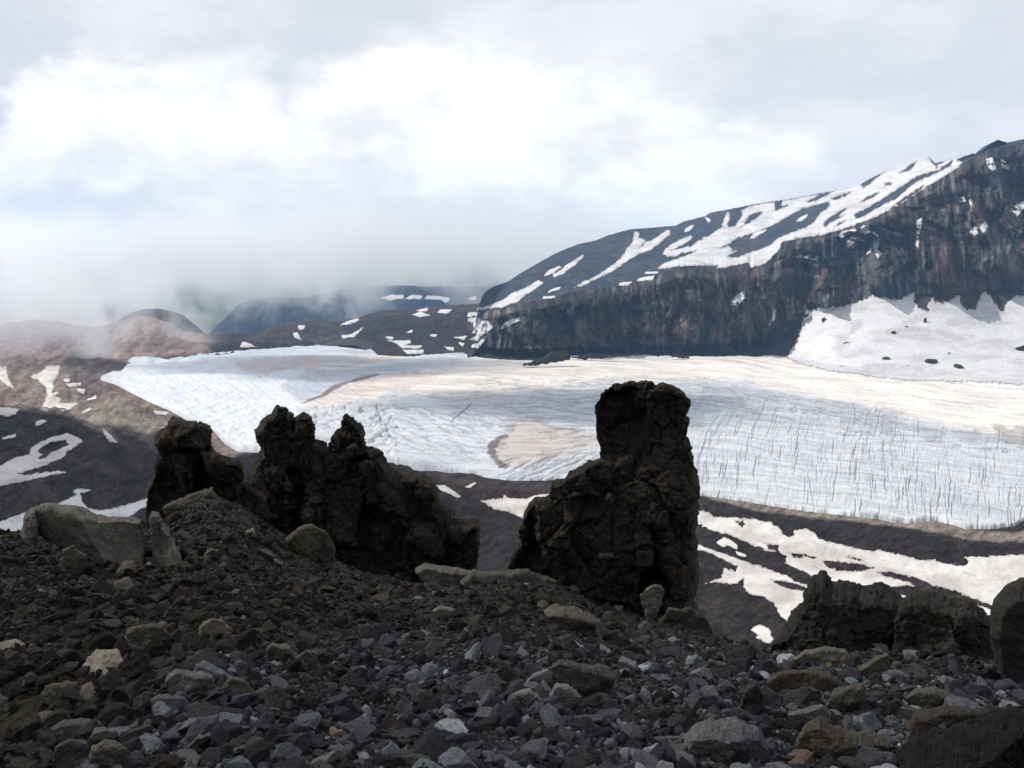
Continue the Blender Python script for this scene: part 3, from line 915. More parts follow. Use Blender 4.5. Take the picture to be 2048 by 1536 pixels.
def green_c(x, y, n):
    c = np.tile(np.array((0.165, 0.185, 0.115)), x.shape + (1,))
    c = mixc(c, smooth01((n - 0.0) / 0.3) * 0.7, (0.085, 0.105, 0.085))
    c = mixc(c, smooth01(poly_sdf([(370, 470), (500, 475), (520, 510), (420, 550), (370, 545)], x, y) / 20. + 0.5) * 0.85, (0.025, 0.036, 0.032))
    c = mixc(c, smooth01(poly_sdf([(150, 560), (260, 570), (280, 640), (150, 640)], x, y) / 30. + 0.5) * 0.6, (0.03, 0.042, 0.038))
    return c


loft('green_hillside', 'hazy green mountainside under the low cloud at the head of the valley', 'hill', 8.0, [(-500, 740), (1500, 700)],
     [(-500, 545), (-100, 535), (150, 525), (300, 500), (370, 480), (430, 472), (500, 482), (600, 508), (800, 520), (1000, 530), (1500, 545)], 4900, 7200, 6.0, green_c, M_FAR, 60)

# ------------------------------------------------------------------ snow lying on the ground, each patch a sheet of its own
_v = []; _f = []; off = 0
for V_, q_ in SOLIDS:
    _v += V_.tolist(); _f += (q_ + off).tolist(); off += len(V_)
bvh = BVHTree.FromPolygons(_v, _f)
del _v, _f


G_R = 'snow streaks on the ridge'; G_V = 'snow patches on the valley floor'; G_L = 'snow patches on the left slopes'


def snow(label, outer, holes=(), mat=None, rough=1.6, step=1.7, group=None, thick=1.0, ang=None):
    o = np.array(outer, float)
    x0, y0 = o.min(0) - 6; x1, y1 = o.max(0) + 6
    X, Y = np.meshgrid(np.arange(x0, x1 + step, step), np.arange(y0, y1 + step, step))
    val = poly_sdf(outer, X, Y)
    for h in holes:
        val = np.minimum(val, -poly_sdf(h, X, Y))
    val = val + rough * (fbm2(X, Y, 1 / 8., 3, 0.6, 3.0) + 0.2) 
    if ang is None:
        ang = {G_R: (0.87, -0.5), G_V: (0.94, 0.34), G_L: (0.85, -0.5)}.get(group, (0.9, 0.1))
    al = ang[0] * X + ang[1] * Y; ac = -ang[1] * X + ang[0] * Y
    val = val + (0.5 + 0.8 * rough) * fbm2(al / 14., ac / 3.4, 1.0, 3, 0.6, 6.0)
    ax, ay, av, fq_, fn_ = clip_grid(X, Y, val)
    if len(ax) < 3:
        return None
    D = dirs(ax, ay)
    P = np.zeros((len(ax), 3)); ok = np.zeros(len(ax), bool)
    for i, d in enumerate(D.tolist()):
        dv = Vector(d)
        hit = bvh.ray_cast(Vector((0, 0, 0)), dv)
        if hit[0] is None:
            continue
        n = hit[1]
        if n.z < 0: n = -n
        dist = hit[0].length
        lift = dist * 0.00022 + thick * min(1.0, av[i] / 6.0) * dist * 0.00035
        p = hit[0] + (n * 0.5 + Vector((0, 0, 0.5))) * lift - dv.normalized() * dist * 0.0006
        P[i] = p; ok[i] = True
    dist = np.linalg.norm(P, axis=1)
    thr = 0.07

    def good(f):
        f = np.asarray(f)
        dd = dist[f]
        return ok[f].all(-1) & ((dd.max(-1) - dd.min(-1)) < thr * dd.max(-1))
    fq2 = fq_[good(fq_)] if len(fq_) else fq_
    fn2 = [f for f in fn_ if good(f)]
    if not len(fq2) and not fn2:
        return None
    ctr = P[ok].mean(0)
    # height of the sheet's underside: a skirt that closes the edge against the ground
    me = new_mesh('snow_patch', P - ctr, fq2[:, ::-1] if len(fq2) else None, [f[::-1] for f in fn2], attrs={'rim': np.clip(av / max(1.2, min(4.5, 0.35 * av.max())), 0, 1)})
    return add('snow_patch', me, mat or M_SNOW_FAR, label, 'snow patch', group, 'stuff', loc=ctr)


MAIN = [(1313, 540), (1328, 526), (1357, 517), (1380, 508), (1395, 501), (1365, 506), (1352, 513), (1336, 513), (1326, 509), (1328, 502), (1357, 498), (1383, 492), (1404, 479), (1427, 466), (1445, 453), (1447, 440), (1457, 423), (1461, 428),
        (1459, 441), (1457, 454), (1471, 453), (1483, 432), (1484, 422), (1501, 412), (1545, 404), (1589, 398), (1638, 388), (1665, 380), (1700, 372), (1729, 362), (1741, 352), (1773, 336), (1800, 327), (1823, 314), (1858, 308), (1866, 316), (1879, 330), (1905, 315), (1925, 325),
        (1917, 336), (1858, 371), (1779, 421), (1726, 444), (1682, 460), (1641, 471), (1594, 477), (1564, 486), (1557, 500), (1543, 515), (1530, 528), (1501, 536), (1496, 526), (1470, 531), (1448, 535), (1430, 538), (1439, 531), (1395, 531), (1357, 533)]
MH = [zz(*ZB, (-40, 850), (0, 830), (100, 770), (230, 730), (330, 690), (430, 630), (540, 570), (640, 545), (720, 525), (730, 550), (660, 600), (620, 660), (560, 700), (450, 740), (380, 770), (300, 830), (180, 870), (60, 910), (20, 900), (90, 860), (40, 865), (110, 820), (50, 825)),
      zz(*ZB, (95, 715), (130, 690), (170, 620), (250, 590), (262, 602), (220, 640), (170, 670), (110, 700)), zz(*ZB, (5, 585), (112, 575), (102, 640), (62, 692), (20, 682), (45, 640), (38, 610)),
      zz(*ZB, (338, 520), (398, 515), (390, 550), (442, 550), (380, 578), (350, 582)), zz(*ZB, (560, 528), (640, 480), (755, 448), (700, 484), (620, 522)), zz(*ZB, (730, 502), (870, 458), (820, 492), (760, 512)),
      zz(*ZB, (888, 610), (950, 578), (1060, 518), (1200, 428), (1320, 348), (1470, 306), (1565, 235), (1545, 284), (1420, 344), (1300, 394), (1250, 444), (1180, 502), (1060, 562), (960, 622), (900, 642)),
      zz(*ZB, (672, 690), (700, 648), (760, 608), (845, 562), (820, 592), (770, 632), (835, 612), (740, 662), (690, 698)), zz(*ZB, (755, 694), (835, 646), (800, 680)), zz(*ZB, (935, 412), (980, 368), (1115, 310), (1060, 350), (1010, 394), (950, 436)),
      zz(*ZB, (930, 530), (980, 488), (1065, 456), (1020, 496)), zz(*ZB, (1200, 330), (1260, 280), (1315, 250), (1280, 306)), zz(*ZB, (1130, 575), (1250, 482), (1365, 415), (1345, 445), (1200, 540)), zz(*ZB, (1408, 220), (1430, 225), (1465, 272), (1452, 300), (1425, 260)),
      zz(*ZB, (1090, 400), (1150, 395), (1140, 412), (1100, 412)), zz(*ZA, (1850, 328), (1950, 278), (2048, 240), (2060, 300), (2048, 362), (1980, 384), (1915, 404), (1980, 350), (2000, 322), (1930, 338), (1900, 318))]
G_C = 'snow patches on the cliff'; G_V = 'snow patches on the valley floor'; G_L = 'snow patches on the left slopes'; G_B = 'snow patches on the low brown ridge'
snow('broad sunlit snowfield with dark streaks below the mountain skyline', MAIN, MH, group=G_R)
snow('small snow island inside the long dark streak of the snowfield', zz(*ZB, (175, 778), (200, 745), (295, 706), (280, 730), (210, 772)), group=G_R, rough=0.8)
snow('short snow island in the upper end of the dark streak', zz(*ZB, (495, 662), (515, 632), (575, 606), (560, 636), (520, 660)), group=G_R, rough=0.8)
A = lambda *p: zz(*ZA, *p)
snow('long forked snow gully running down the middle of the ridge', A((845, 600), (920, 580), (1000, 540), (1110, 490), (1200, 425), (1290, 370), (1370, 340), (1440, 290), (1505, 235), (1500, 200), (1450, 225), (1400, 265), (1335, 292), (1290, 335), (1335, 285), (1340, 275), (1290, 260), (1295, 225), (1265, 220), (1245, 285), (1215, 320), (1190, 370), (1140, 425), (1040, 490), (960, 540), (880, 575)), group=G_R)
snow('narrow slanting snow streak high on the lower ridge', A((700, 530), (740, 520), (820, 470), (880, 420), (917, 382), (905, 372), (860, 408), (800, 442), (760, 478), (712, 505)), group=G_R)
snow('short snow streak just left of the narrow slanting one', A((642, 515), (680, 512), (730, 482), (753, 460), (735, 452), (690, 472), (652, 500)), group=G_R)
snow('long low snow streak reaching the foot of the ridge', A((180, 757), (290, 738), (340, 737), (420, 707), (470, 692), (520, 647), (600, 597), (642, 568), (600, 548), (540, 588), (480, 618), (420, 638), (370, 678), (300, 708), (240, 728), (198, 733)), group=G_R)
snow('small snow blot at the very foot of the ridge', A((112, 802), (190, 792), (202, 768), (128, 768)), group=G_R, rough=1)
snow('grey snow fan at the left foot of the dark cliff', A((140, 957), (190, 957), (240, 912), (297, 872), (260, 828), (215, 822), (190, 798), (130, 808), (118, 832), (160, 842), (165, 880), (148, 902), (180, 922)), group=G_R)
snow('slanting snow strip below the grey snow fan', A((148, 1012), (200, 1008), (240, 958), (268, 912), (230, 933), (195, 973), (148, 988)), group=G_R, rough=1)
snow('slanting snow strip on the dark left end of the cliff', A((343, 884), (400, 863), (477, 822), (477, 796), (420, 812), (362, 850)), group=G_R, rough=1)
snow('flat snow bar above the reddish part of the cliff', A((1278, 557), (1387, 548), (1392, 518), (1283, 533)), group=G_R, rough=1)
snow('tiny snow bar left of the flat snow bar', A((1153, 587), (1215, 583), (1242, 558), (1158, 568)), group=G_R, rough=1)
snow('thin snow line under the tip of the snowfield', A((1328, 508), (1422, 502), (1422, 486), (1333, 493)), group=G_R, rough=0.6)
snow('small snow smear between gully and low streak', A((668, 638), (752, 608), (757, 592), (700, 608), (672, 622)), group=G_R, rough=1)
snow('thin snow dash below the small smear', A((633, 675), (717, 671), (717, 655), (638, 660)), group=G_R, rough=0.7)
snow('wedge of snow beside the left edge of the snowfield', A((1458, 352), (1540, 332), (1620, 288), (1658, 255), (1640, 243), (1580, 268), (1500, 308)), group=G_R, rough=1)
snow('small snow tick under the skyline left of the snowfield', A((1600, 219), (1640, 212), (1668, 170), (1640, 172), (1608, 195)), group=G_R, rough=0.7)
snow('tiny snow spot right under the ridge skyline', A((1738, 116), (1760, 158), (1780, 148), (1772, 126)), group=G_R, rough=0.7)
B = lambda *p: zz(*ZB, *p)
snow('hook shaped snow patch under the rim of the cliff', B((780, 750), (830, 720), (900, 708), (905, 740), (920, 760), (935, 700), (955, 682), (990, 708), (1012, 760), (960, 792), (900, 834), (850, 844), (828, 800), (850, 780), (872, 740), (840, 747), (800, 778)), group=G_C, rough=1)
snow('narrow snow ribbon right of the hook shaped patch', B((1020, 732), (1058, 758), (1060, 820), (1042, 850), (1082, 880), (1050, 915), (1028, 870), (1018, 820)), group=G_C, rough=1)
snow('small snow sliver below the hook shaped patch', B((966, 894), (1000, 874), (1024, 828), (984, 856)), group=G_C, rough=0.7)
snow('ragged snow blot on the grey cliff face', B((538, 905), (580, 886), (600, 910), (642, 896), (644, 975), (610, 964), (570, 942)), group=G_C, rough=1.2)
snow('thin vertical snow chute in the reddish cliff', B((1316, 650), (1354, 636), (1347, 700), (1332, 760), (1328, 856), (1308, 856), (1312, 730)), group=G_C, rough=0.8)
snow('left of two small twin snow spots on the dark cliff', B((1676, 722), (1722, 686), (1738, 742), (1688, 770)), group=G_C, rough=1)
snow('right of two small twin snow spots on the dark cliff', B((1742, 692), (1782, 656), (1804, 690), (1770, 745)), group=G_C, rough=1)
snow('left of two snow spots below the summit block', B((1786, 230), (1834, 220), (1856, 304), (1830, 320), (1798, 282)), group=G_C, rough=1)
snow('right of two snow spots below the summit block', B((1886, 238), (1922, 248), (1956, 285), (1942, 310), (1898, 292)), group=G_C, rough=1)
snow('tiny snow fleck in the middle of the upper cliff', B((1600, 512), (1630, 486), (1656, 520), (1608, 535)), group=G_C, rough=0.8)
snow('tiny snow dash right of the fleck on the upper cliff', B((1672, 506), (1698, 512), (1694, 556), (1676, 540)), group=G_C, rough=0.6)
snow('slanting snow patch at the right end of the upper cliff', B((1946, 582), (2000, 548), (2060, 510), (2090, 530), (2048, 570), (2000, 626), (1968, 592)), group=G_C, rough=1)
snow('leaf shaped snow patch low on the brown cliff', A((1926, 768), (1970, 724), (2008, 672), (2016, 616), (1980, 626), (1938, 668), (1920, 712)), group=G_C, rough=0.8)
snow('thin snow sliver at the foot of the brown cliff', zz(*ZC, (304, 596), (347, 544), (360, 470), (338, 476), (328, 540), (300, 570)), group=G_C, rough=0.7)
C = lambda *p: zz(*ZC, *p)
snow('wide smooth snow apron below the cliff beside the glacier', C((425, 795), (445, 775), (490, 710), (520, 650), (535, 560), (556, 488), (620, 475), (700, 452), (780, 456), (860, 440), (940, 420), (985, 392), (1020, 380), (1060, 400), (1100, 392), (1140, 412), (1200, 408), (1250, 385), (1300, 362), (1305, 430), (1335, 470), (1390, 486), (1405, 420), (1425, 396), (1450, 430), (1500, 436), (1560, 405), (1600, 372), (1620, 440), (1660, 480), (1720, 470), (1745, 400), (1765, 356), (1800, 368), (1835, 402), (1870, 470), (1905, 500), (1930, 430), (1985, 386), (2060, 378), (2300, 350), (2980, 330), (2980, 1010), (2060, 985), (1640, 965), (1300, 960), (1000, 930), (700, 890), (500, 840)),
     mat=M_SNOW_FAR, rough=3.2, ang=(0.25, 0.97))
G = lambda *p: zz(*ZG, *p)
snow('broad dirty snowfield on the valley floor between moraine and boulders', G((-60, 90), (45, 118), (110, 140), (150, 165), (260, 170), (400, 180), (500, 205), (540, 225), (560, 260), (600, 290), (640, 285), (640, 250), (700, 235), (760, 260), (790, 300), (860, 320), (960, 345), (1080, 375), (1180, 375), (1300, 400), (1400, 430), (1500, 430), (1580, 455), (1690, 468), (1712, 440), (1680, 410), (1800, 410), (1920, 405), (2060, 395), (2300, 400), (2600, 420), (2600, 860), (1850, 790), (1700, 735), (1560, 700), (1400, 690), (1300, 700), (1200, 650), (1150, 612), (1050, 622), (900, 592), (780, 552), (700, 500), (580, 450), (590, 410), (540, 378), (470, 372), (330, 312), (230, 272), (180, 262), (120, 240), (40, 205), (-60, 160)),
     [G((280, 192), (320, 192), (345, 218), (320, 228)), G((455, 330), (540, 336), (548, 380), (480, 364)), G((600, 386), (700, 398), (775, 417), (640, 414)), G((815, 438), (900, 438), (1040, 453), (1130, 480), (1020, 502), (900, 493), (835, 472)),
      G((1155, 508), (1230, 503), (1400, 543), (1500, 590), (1620, 618), (1720, 658), (1860, 713), (1860, 735), (1700, 694), (1600, 672), (1400, 662), (1220, 637), (1145, 598), (1250, 593), (1375, 588), (1330, 562), (1200, 534)), G((960, 412), (1000, 415), (1065, 436), (1010, 432))],
     M_SNOW_DIRTY, 2.2, group=G_V)
snow('tongue of dirty snow running down towards the black boulder', G((-60, 310), (30, 328), (90, 350), (200, 390), (330, 440), (450, 475), (530, 505), (600, 530), (640, 562), (715, 582), (722, 600), (722, 640), (690, 710), (640, 780), (600, 812), (555, 772), (510, 692), (450, 655), (360, 637), (330, 592), (330, 545), (280, 577), (160, 567), (95, 572), (190, 540), (210, 480), (280, 500), (290, 470), (230, 440), (120, 385), (40, 362), (-60, 330)),
     [G((495, 552), (560, 558), (700, 588), (730, 624), (640, 612), (560, 594))], M_SNOW_DIRTY, 2.0, group=G_V)
snow('small ragged snow remnant on dark ground right of the tall pinnacle', G((372, 862), (400, 833), (450, 828), (500, 868), (500, 905), (514, 920), (470, 958), (440, 922), (402, 906), (420, 890)), mat=M_SNOW_DIRTY, group=G_V)
snow('little snow scrap at the upper left rim of the dark moraine', G((158, 322), (210, 288), (240, 300), (292, 340), (285, 362), (230, 342), (200, 352)), mat=M_SNOW_DIRTY, group=G_V, rough=1)
snow('tiny snow dash below the little snow scrap', G((278, 374), (352, 400), (342, 414), (288, 398)), mat=M_SNOW_DIRTY, group=G_V, rough=0.8)
Fz = lambda *p: zz(*ZF, *p)
snow('cream snow strip seen between the two rock groups', Fz((480, 1325), (620, 1308), (680, 1305), (700, 1270), (720, 1300), (900, 1308), (950, 1278), (1100, 1262), (1160, 1290), (980, 1302), (900, 1372), (880, 1485), (800, 1452), (740, 1422), (600, 1392), (550, 1362)), mat=M_SNOW_DIRTY, group=G_V)
snow('slim slanting snow strip beside the ruined rock wall', Fz((95, 1188), (170, 1186), (325, 1287), (290, 1298), (128, 1227)), mat=M_SNOW_DIRTY, group=G_V, rough=1)
snow('tiny slanting snow wisp on the near moraine', Fz((346, 1204), (440, 1158), (454, 1165), (400, 1209)), mat=M_SNOW_DIRTY, group=G_V, rough=0.8)
D = lambda *p: zz(*ZD, *p)
snow('forked snow gully in the tan slope left of the glacier', D((190, 495), (260, 460), (310, 420), (385, 420), (380, 460), (350, 510), (340, 545), (350, 560), (330, 590), (380, 590), (350, 620), (400, 630), (370, 660), (440, 660), (490, 650), (495, 670), (450, 700), (400, 720), (350, 680), (300, 715), (260, 705), (280, 650), (300, 610), (290, 560), (250, 520)), mat=M_SNOW_DIRTY, group=G_L)
snow('slanting snow wedge at the left margin above the dark spur', D((-60, 425), (40, 428), (52, 500), (88, 564), (40, 548), (0, 512), (-60, 500)), mat=M_SNOW_DIRTY, group=G_L)
snow('flat snow bank on the left margin at the spur crest', D((-60, 690), (60, 688), (124, 700), (100, 728), (50, 748), (-60, 722)), mat=M_SNOW_DIRTY, group=G_L)
snow('small snow speck on the dark spur below its crest', D((272, 766), (304, 774), (260, 804), (226, 808), (232, 778)), mat=M_SNOW_DIRTY, group=G_L, rough=1)
snow('thin snow dash low on the dark spur', D((6, 884), (102, 856), (98, 878), (28, 894)), mat=M_SNOW_DIRTY, group=G_L, rough=0.8)
snow('ring shaped grey snow patch on the dark spur', D((190, 970), (210, 938), (260, 908), (330, 878), (430, 853), (500, 880), (528, 905), (480, 942), (430, 962), (420, 1002), (330, 1042), (230, 1050), (200, 1010)),
     [D((240, 972), (280, 930), (350, 905), (420, 898), (437, 925), (390, 952), (320, 982), (290, 1012), (238, 1022), (270, 990))], M_SNOW_DIRTY, group=G_L)
snow('long grey snow tail below the ring shaped patch', D((-60, 1085), (0, 1060), (100, 1010), (205, 988), (228, 1042), (330, 1047), (200, 1087), (118, 1112), (150, 1122), (280, 1104), (380, 1093), (424, 1105), (330, 1122), (150, 1162), (0, 1192), (-60, 1200)), mat=M_SNOW_DIRTY, group=G_L)
snow('bright curved snow band behind the cracked boulder', D((340, 1325), (440, 1270), (490, 1250), (466, 1220), (500, 1207), (584, 1217), (515, 1240), (525, 1290), (560, 1330), (620, 1345), (700, 1340), (800, 1315), (960, 1265), (990, 1290), (880, 1352), (800, 1420), (700, 1440), (600, 1420), (480, 1380), (380, 1360)), mat=M_SNOW_FAR, group=G_L)
snow('bright snow corner at the left margin behind the cracked boulder', D((-80, 1440), (0, 1420), (168, 1358), (155, 1430), (125, 1500), (-80, 1530)), mat=M_SNOW_FAR, group=G_L)
snow('thin snow dash on the tan slope beside the glacier', D((976, 708), (1086, 718), (1064, 740), (998, 733)), mat=M_SNOW_DIRTY, group=G_L, rough=0.8)
snow('narrow snow wedge pointing down the tan slope', D((646, 810), (692, 848), (756, 914), (700, 908), (658, 842)), mat=M_SNOW_DIRTY, group=G_L, rough=1)
for lb, pp in (('small slanting snow dab right of the forked gully', D((514, 724), (580, 686), (586, 705), (530, 730))), ('uppermost small snow dab on the tan slope', D((404, 506), (448, 506), (442, 530), (412, 526))),
               ('long thin snow dab below the uppermost one', D((416, 536), (518, 530), (514, 550), (440, 555))), ('round snow dab on the tan slope', D((484, 564), (544, 572), (538, 606), (498, 588))),
               ('lowest right small snow dab on the tan slope', D((552, 640), (612, 610), (620, 632), (570, 645)))):
    snow(lb, pp, mat=M_SNOW_DIRTY, group=G_L, rough=0.9)
E = lambda *p: zz(*ZE, *p)
for lb, pp in (
        ('slanting snow bar on the crest of the low brown ridge', E((956, 342), (1000, 318), (1084, 292), (1084, 312), (1020, 338))), ('small snow blot on the left crest of the low ridge', E((666, 346), (718, 346), (704, 380), (672, 374))),
        ('snow drip below the left crest blot', E((634, 396), (664, 392), (694, 444), (648, 434))), ('forked snow bar at the glacier side of the low ridge', E((966, 413), (1040, 402), (1112, 357), (1104, 377), (1050, 423), (978, 433))),
        ('snow bank at the left end of the low ridge', E((270, 494), (288, 458), (340, 468), (396, 494))), ('left of three snow bars on the blue ridge', E((1226, 158), (1300, 136), (1392, 136), (1388, 162), (1300, 174))),
        ('middle of three snow bars on the blue ridge', E((1394, 163), (1440, 136), (1528, 142), (1500, 168))), ('right of three snow bars on the blue ridge', E((1532, 168), (1548, 141), (1692, 151), (1708, 170), (1680, 194), (1640, 169))),
        ('snow bar on the right crest of the low ridge', E((1446, 272), (1500, 252), (1579, 276), (1500, 289))), ('flat snow patch far right on the low ridge crest', E((1621, 258), (1638, 235), (1719, 237), (1692, 266))),
        ('thin snow line above the right crest bar', E((1460, 243), (1556, 226), (1554, 252))), ('short snow dash in the dark middle of the low ridge', E((1246, 422), (1334, 422), (1312, 444))),
        ('zigzag snow patch near the glacier rim', E((1276, 447), (1432, 446), (1444, 466), (1394, 478), (1514, 483), (1502, 504), (1378, 503), (1346, 472))), ('flat snow patch touching the glacier rim', E((1381, 512), (1524, 512), (1524, 538), (1418, 543))),
        ('small snow bar left of the grey snow fan', E((1731, 426), (1824, 416), (1802, 444))), ('small snow patch above the glacier rim', E((1666, 487), (1739, 498), (1732, 519), (1688, 512))),
        ('thin dash of snow below the right crest bar', E((1551, 407), (1624, 409), (1602, 426))), ('tiny snow fleck in the dark middle of the low ridge', E((1406, 392), (1454, 374), (1444, 399))),
        ('snow spot where the blue ridge meets the mountain', E((1821, 157), (1889, 147), (1884, 171), (1838, 173))), ('tiny snow triangle near the glacier rim', E((1761, 461), (1804, 468), (1792, 494)))):
    snow(lb, pp, group=G_B, rough=0.8, step=1.4)

# ------------------------------------------------------------------ the near scree slope
CREST = np.array([(-400, 1020, 9.0), (0, 1062, 9.0), (50, 1060, 9.3), (200, 1064, 10.0), (330, 1052, 11.3), (395, 1004, 12.8), (425, 990, 13.3), (480, 1012, 13.6), (560, 1064, 13.8), (660, 1114, 14.0), (750, 1152, 14.0), (830, 1164, 14.0), (1000, 1160, 13.5),
                  (1100, 1168, 13.0), (1200, 1222, 12.4), (1290, 1246, 12.0), (1400, 1264, 11.0), (1440, 1287, 10.3), (1530, 1310, 9.6), (1700, 1308, 9.0), (1900, 1314, 8.6), (2048, 1328, 8.3), (2450, 1345, 8.0)], float)
CP = pt(CREST[:, 0], CREST[:, 1], CREST[:, 2])
C_AZ = np.arctan2(CP[:, 0], CP[:, 1]); C_R = np.hypot(CP[:, 0], CP[:, 1]); C_Z = CP[:, 2]
R0, Z0_ = 2.75, -1.62


def scree_z(x, y):
    r = np.hypot(x, y); az = np.arctan2(x, y)
    rc = np.interp(az, C_AZ, C_R); zc = np.interp(az, C_AZ, C_Z)
    t = (r - R0) / (rc - R0)
    zi = Z0_ + (zc - Z0_) * t + 0.10 * np.sin(np.clip(t, 0, 1) * np.pi)
    zi = np.where(r < R0, Z0_ + (R0 - r) * 0.10, zi)
    over = np.maximum(r - rc, 0)
    zi = np.where(r > rc, zc - 0.80 * over + 0.35 * (1 - np.exp(-over / 0.6)), zi)
    # behind the viewpoint the hill goes on rising
    back = smooth01((np.abs(az) - 0.75) / 0.8)
    zb = -1.45 - 0.30 * y + 0.12 * np.maximum(-y, 0) * smooth01(-y / 40.)
    zb = np.where(y > 0, -1.45 - 0.22 * y - 0.02 * y * np.maximum(y - 6, 0).clip(0, 25), zb)
    z = zi * (1 - back) + zb * back
    n = 0.05 * fbm2(x, y, 1 / 0.7, 4, 0.55, 3.3) + 0.10 * fbm2(x, y, 1 / 2.4, 3, 0.5, 6.1)
    return z + n * smooth01(r / 3.0)


azs = np.radians(np.concatenate([np.linspace(-180, -46, 36, endpoint=False), np.linspace(-46, 46, 420), np.linspace(46.5, 180, 36)]))
rs = np.concatenate([np.linspace(0.3, 2.4, 8, endpoint=False), np.linspace(2.4, 16, 200, endpoint=False), np.geomspace(16, 90, 36)])
RR, AA = np.meshgrid(rs, azs, indexing='ij')
SX, SY = RR * np.sin(AA), RR * np.cos(AA)
SZ = scree_z(SX, SY)
scree_me = new_mesh('scree_slope', np.stack([SX, SY, SZ], -1).reshape(-1, 3), grid_quads(*SX.shape)[:, ::-1])
add('scree_slope', scree_me, M_SCREE, 'dark gritty scree slope in the foreground under the loose stones', 'ground', kind='structure')


scree_bvh = BVHTree.FromPolygons(np.stack([SX, SY, SZ], -1).reshape(-1, 3).tolist(), grid_quads(*SX.shape).tolist())


def scree_hit(px, py):
    """where the view ray of a picture point meets the scree (nan past its crest)"""
    px = np.atleast_1d(np.asarray(px, float)); py = np.atleast_1d(np.asarray(py, float))
    out = np.full((len(px), 3), np.nan)
    org = Vector((0, 0, 0))
    for k, d in enumerate(dirs(px, py).tolist()):
        h = scree_bvh.ray_cast(org, Vector(d), 30.0)
        if h[0] is not None:
            out[k] = h[0]
    return out


# ------------------------------------------------------------------ rocks with a traced outline and a real body
def rock_body(poly, Yc, T, D, step=1.5, rough=1.2, facets=5, seed=0, chunk=0.0, chunk_s=0.3, noise=0.02, noise_s=0.25, fields=(), lean=0.0, deepen=1.15, crag=False):
    """closed rock: outline poly at depth Yc, half thickness T (m), rounded over D picture units, cut by facets, roughened"""
    rr = np.random.default_rng(seed + 100)
    o = np.array(poly, float)
    x0, y0 = o.min(0) - 8; x1, y1 = o.max(0) + 8
    X, Y = np.meshgrid(np.arange(x0, x1 + step, step), np.arange(y0, y1 + step, step))
    val = poly_sdf(poly, X, Y) + rough * (fbm2(X, Y, 1 / 9., 4, 0.6, seed * 1.7) + (0.8 * fbm2(X, Y, 1 / 30., 2, 0.6, seed * 2.7) if crag else 0))
    ax, ay, av, fq_, fn_ = clip_grid(X, Y, val)
    f = np.sqrt(np.clip(1 - (1 - np.clip(av / D, 0, 1)) ** 2, 0, 1))
    u = (ax - (x0 + x1) / 2) / ((x1 - x0) / 2); v = (ay - (y0 + y1) / 2) / ((y1 - y0) / 2)
    t = T * f
    for k in range(facets):
        a = rr.uniform(0.45, 0.95); g = rr.normal(0, 0.42, 2)
        t = np.minimum(t, np.maximum(T * (a - g[0] * u - g[1] * v), 0.12 * T * f))
    for fp, amt, e in fields:
        t = t + amt * smooth01(poly_sdf(fp, ax, ay) / e + 0.5) * f
    tb = -T * deepen * f * (1 + 0.25 * fbm2(ax, ay, 1 / 40., 3, 0.5, seed + 0.5))
    d = dirs(ax, ay) * (Yc + lean * (u * 0.5))[:, None]
    hd = d * np.array([1, 1, 0]); hd /= np.linalg.norm(hd, axis=1)[:, None]
    Vf = d - hd * t[:, None]; Vb = d - hd * tb[:, None]
    nb = len(ax)
    edge = av <= 0
    bi = np.where(edge, np.arange(nb), 0)
    keep = ~edge
    bi[keep] = nb + np.arange(keep.sum())
    V = np.concatenate([Vf, Vb[keep]])
    q = np.concatenate([fq_[:, ::-1], bi[fq_]]) if len(fq_) else np.zeros((0, 4), int)
    ng = [f_[::-1] for f_ in fn_] + [[int(bi[i]) for i in f_] for f_ in fn_]
    N = vnormals(V, q, ng)
    if N[0].dot(hd[0]) == 0: pass
    # make normals point outwards (front normals towards the viewer)
    fr = N[:nb][keep]
    if len(fr) and (fr * hd[keep]).sum() > 0:
        N = -N; q = q[:, ::-1]; ng = [f_[::-1] for f_ in ng]
    disp = noise * fbm(V / noise_s + seed, 5, 0.6)
    ew = np.concatenate([0.30 + 0.70 * f ** 2, (0.30 + 0.70 * f ** 2)[keep]])
    if chunk:
        for cs, ca in ((chunk_s, chunk), (chunk_s * 0.42, 0.48 * chunk), (chunk_s * 0.18, 0.20 * chunk)):
            f1, f2, cid, ov = worley(V / cs * np.array([1, 1, 0.75]) + 0.12 * fbm(V / cs, 2)[:, None] + seed + cs, vec=True)
            tilt = (ov * _G[(cid * 7 + 3) % 4096]).sum(-1)
            disp = disp + ew * ca * (0.8 * ((cid % 101) / 101. - 0.5) + 1.1 * tilt - 0.45 * (1 - smooth01((f2 - f1) / 0.10)))
    V = V + N * disp[:, None]
    return V, q, ng


def rock(name, label, poly, Yc, T, D, mat, tintc=(1, 1, 1), cat=None, group=None, parent=None, smooth=True, **kw):
    V, q, ng = rock_body(poly, Yc, T, D, **kw)
    if parent is None:
        o = np.array([V[:, 0].mean(), V[:, 1].mean(), V[:, 2].min()])
    else:
        o = np.array(parent.matrix_basis.translation)
    me = new_mesh(name, V - o, q, ng, smooth=smooth)
    ob = add(name, me, mat, label, cat, group, None, parent, loc=(o if parent is None else (0, 0, 0)))
    tm = sum(tintc) / 3.0
    ob.color = (*[tm + 0.75 * (c_ - tm) for c_ in tintc], 1)
    return ob


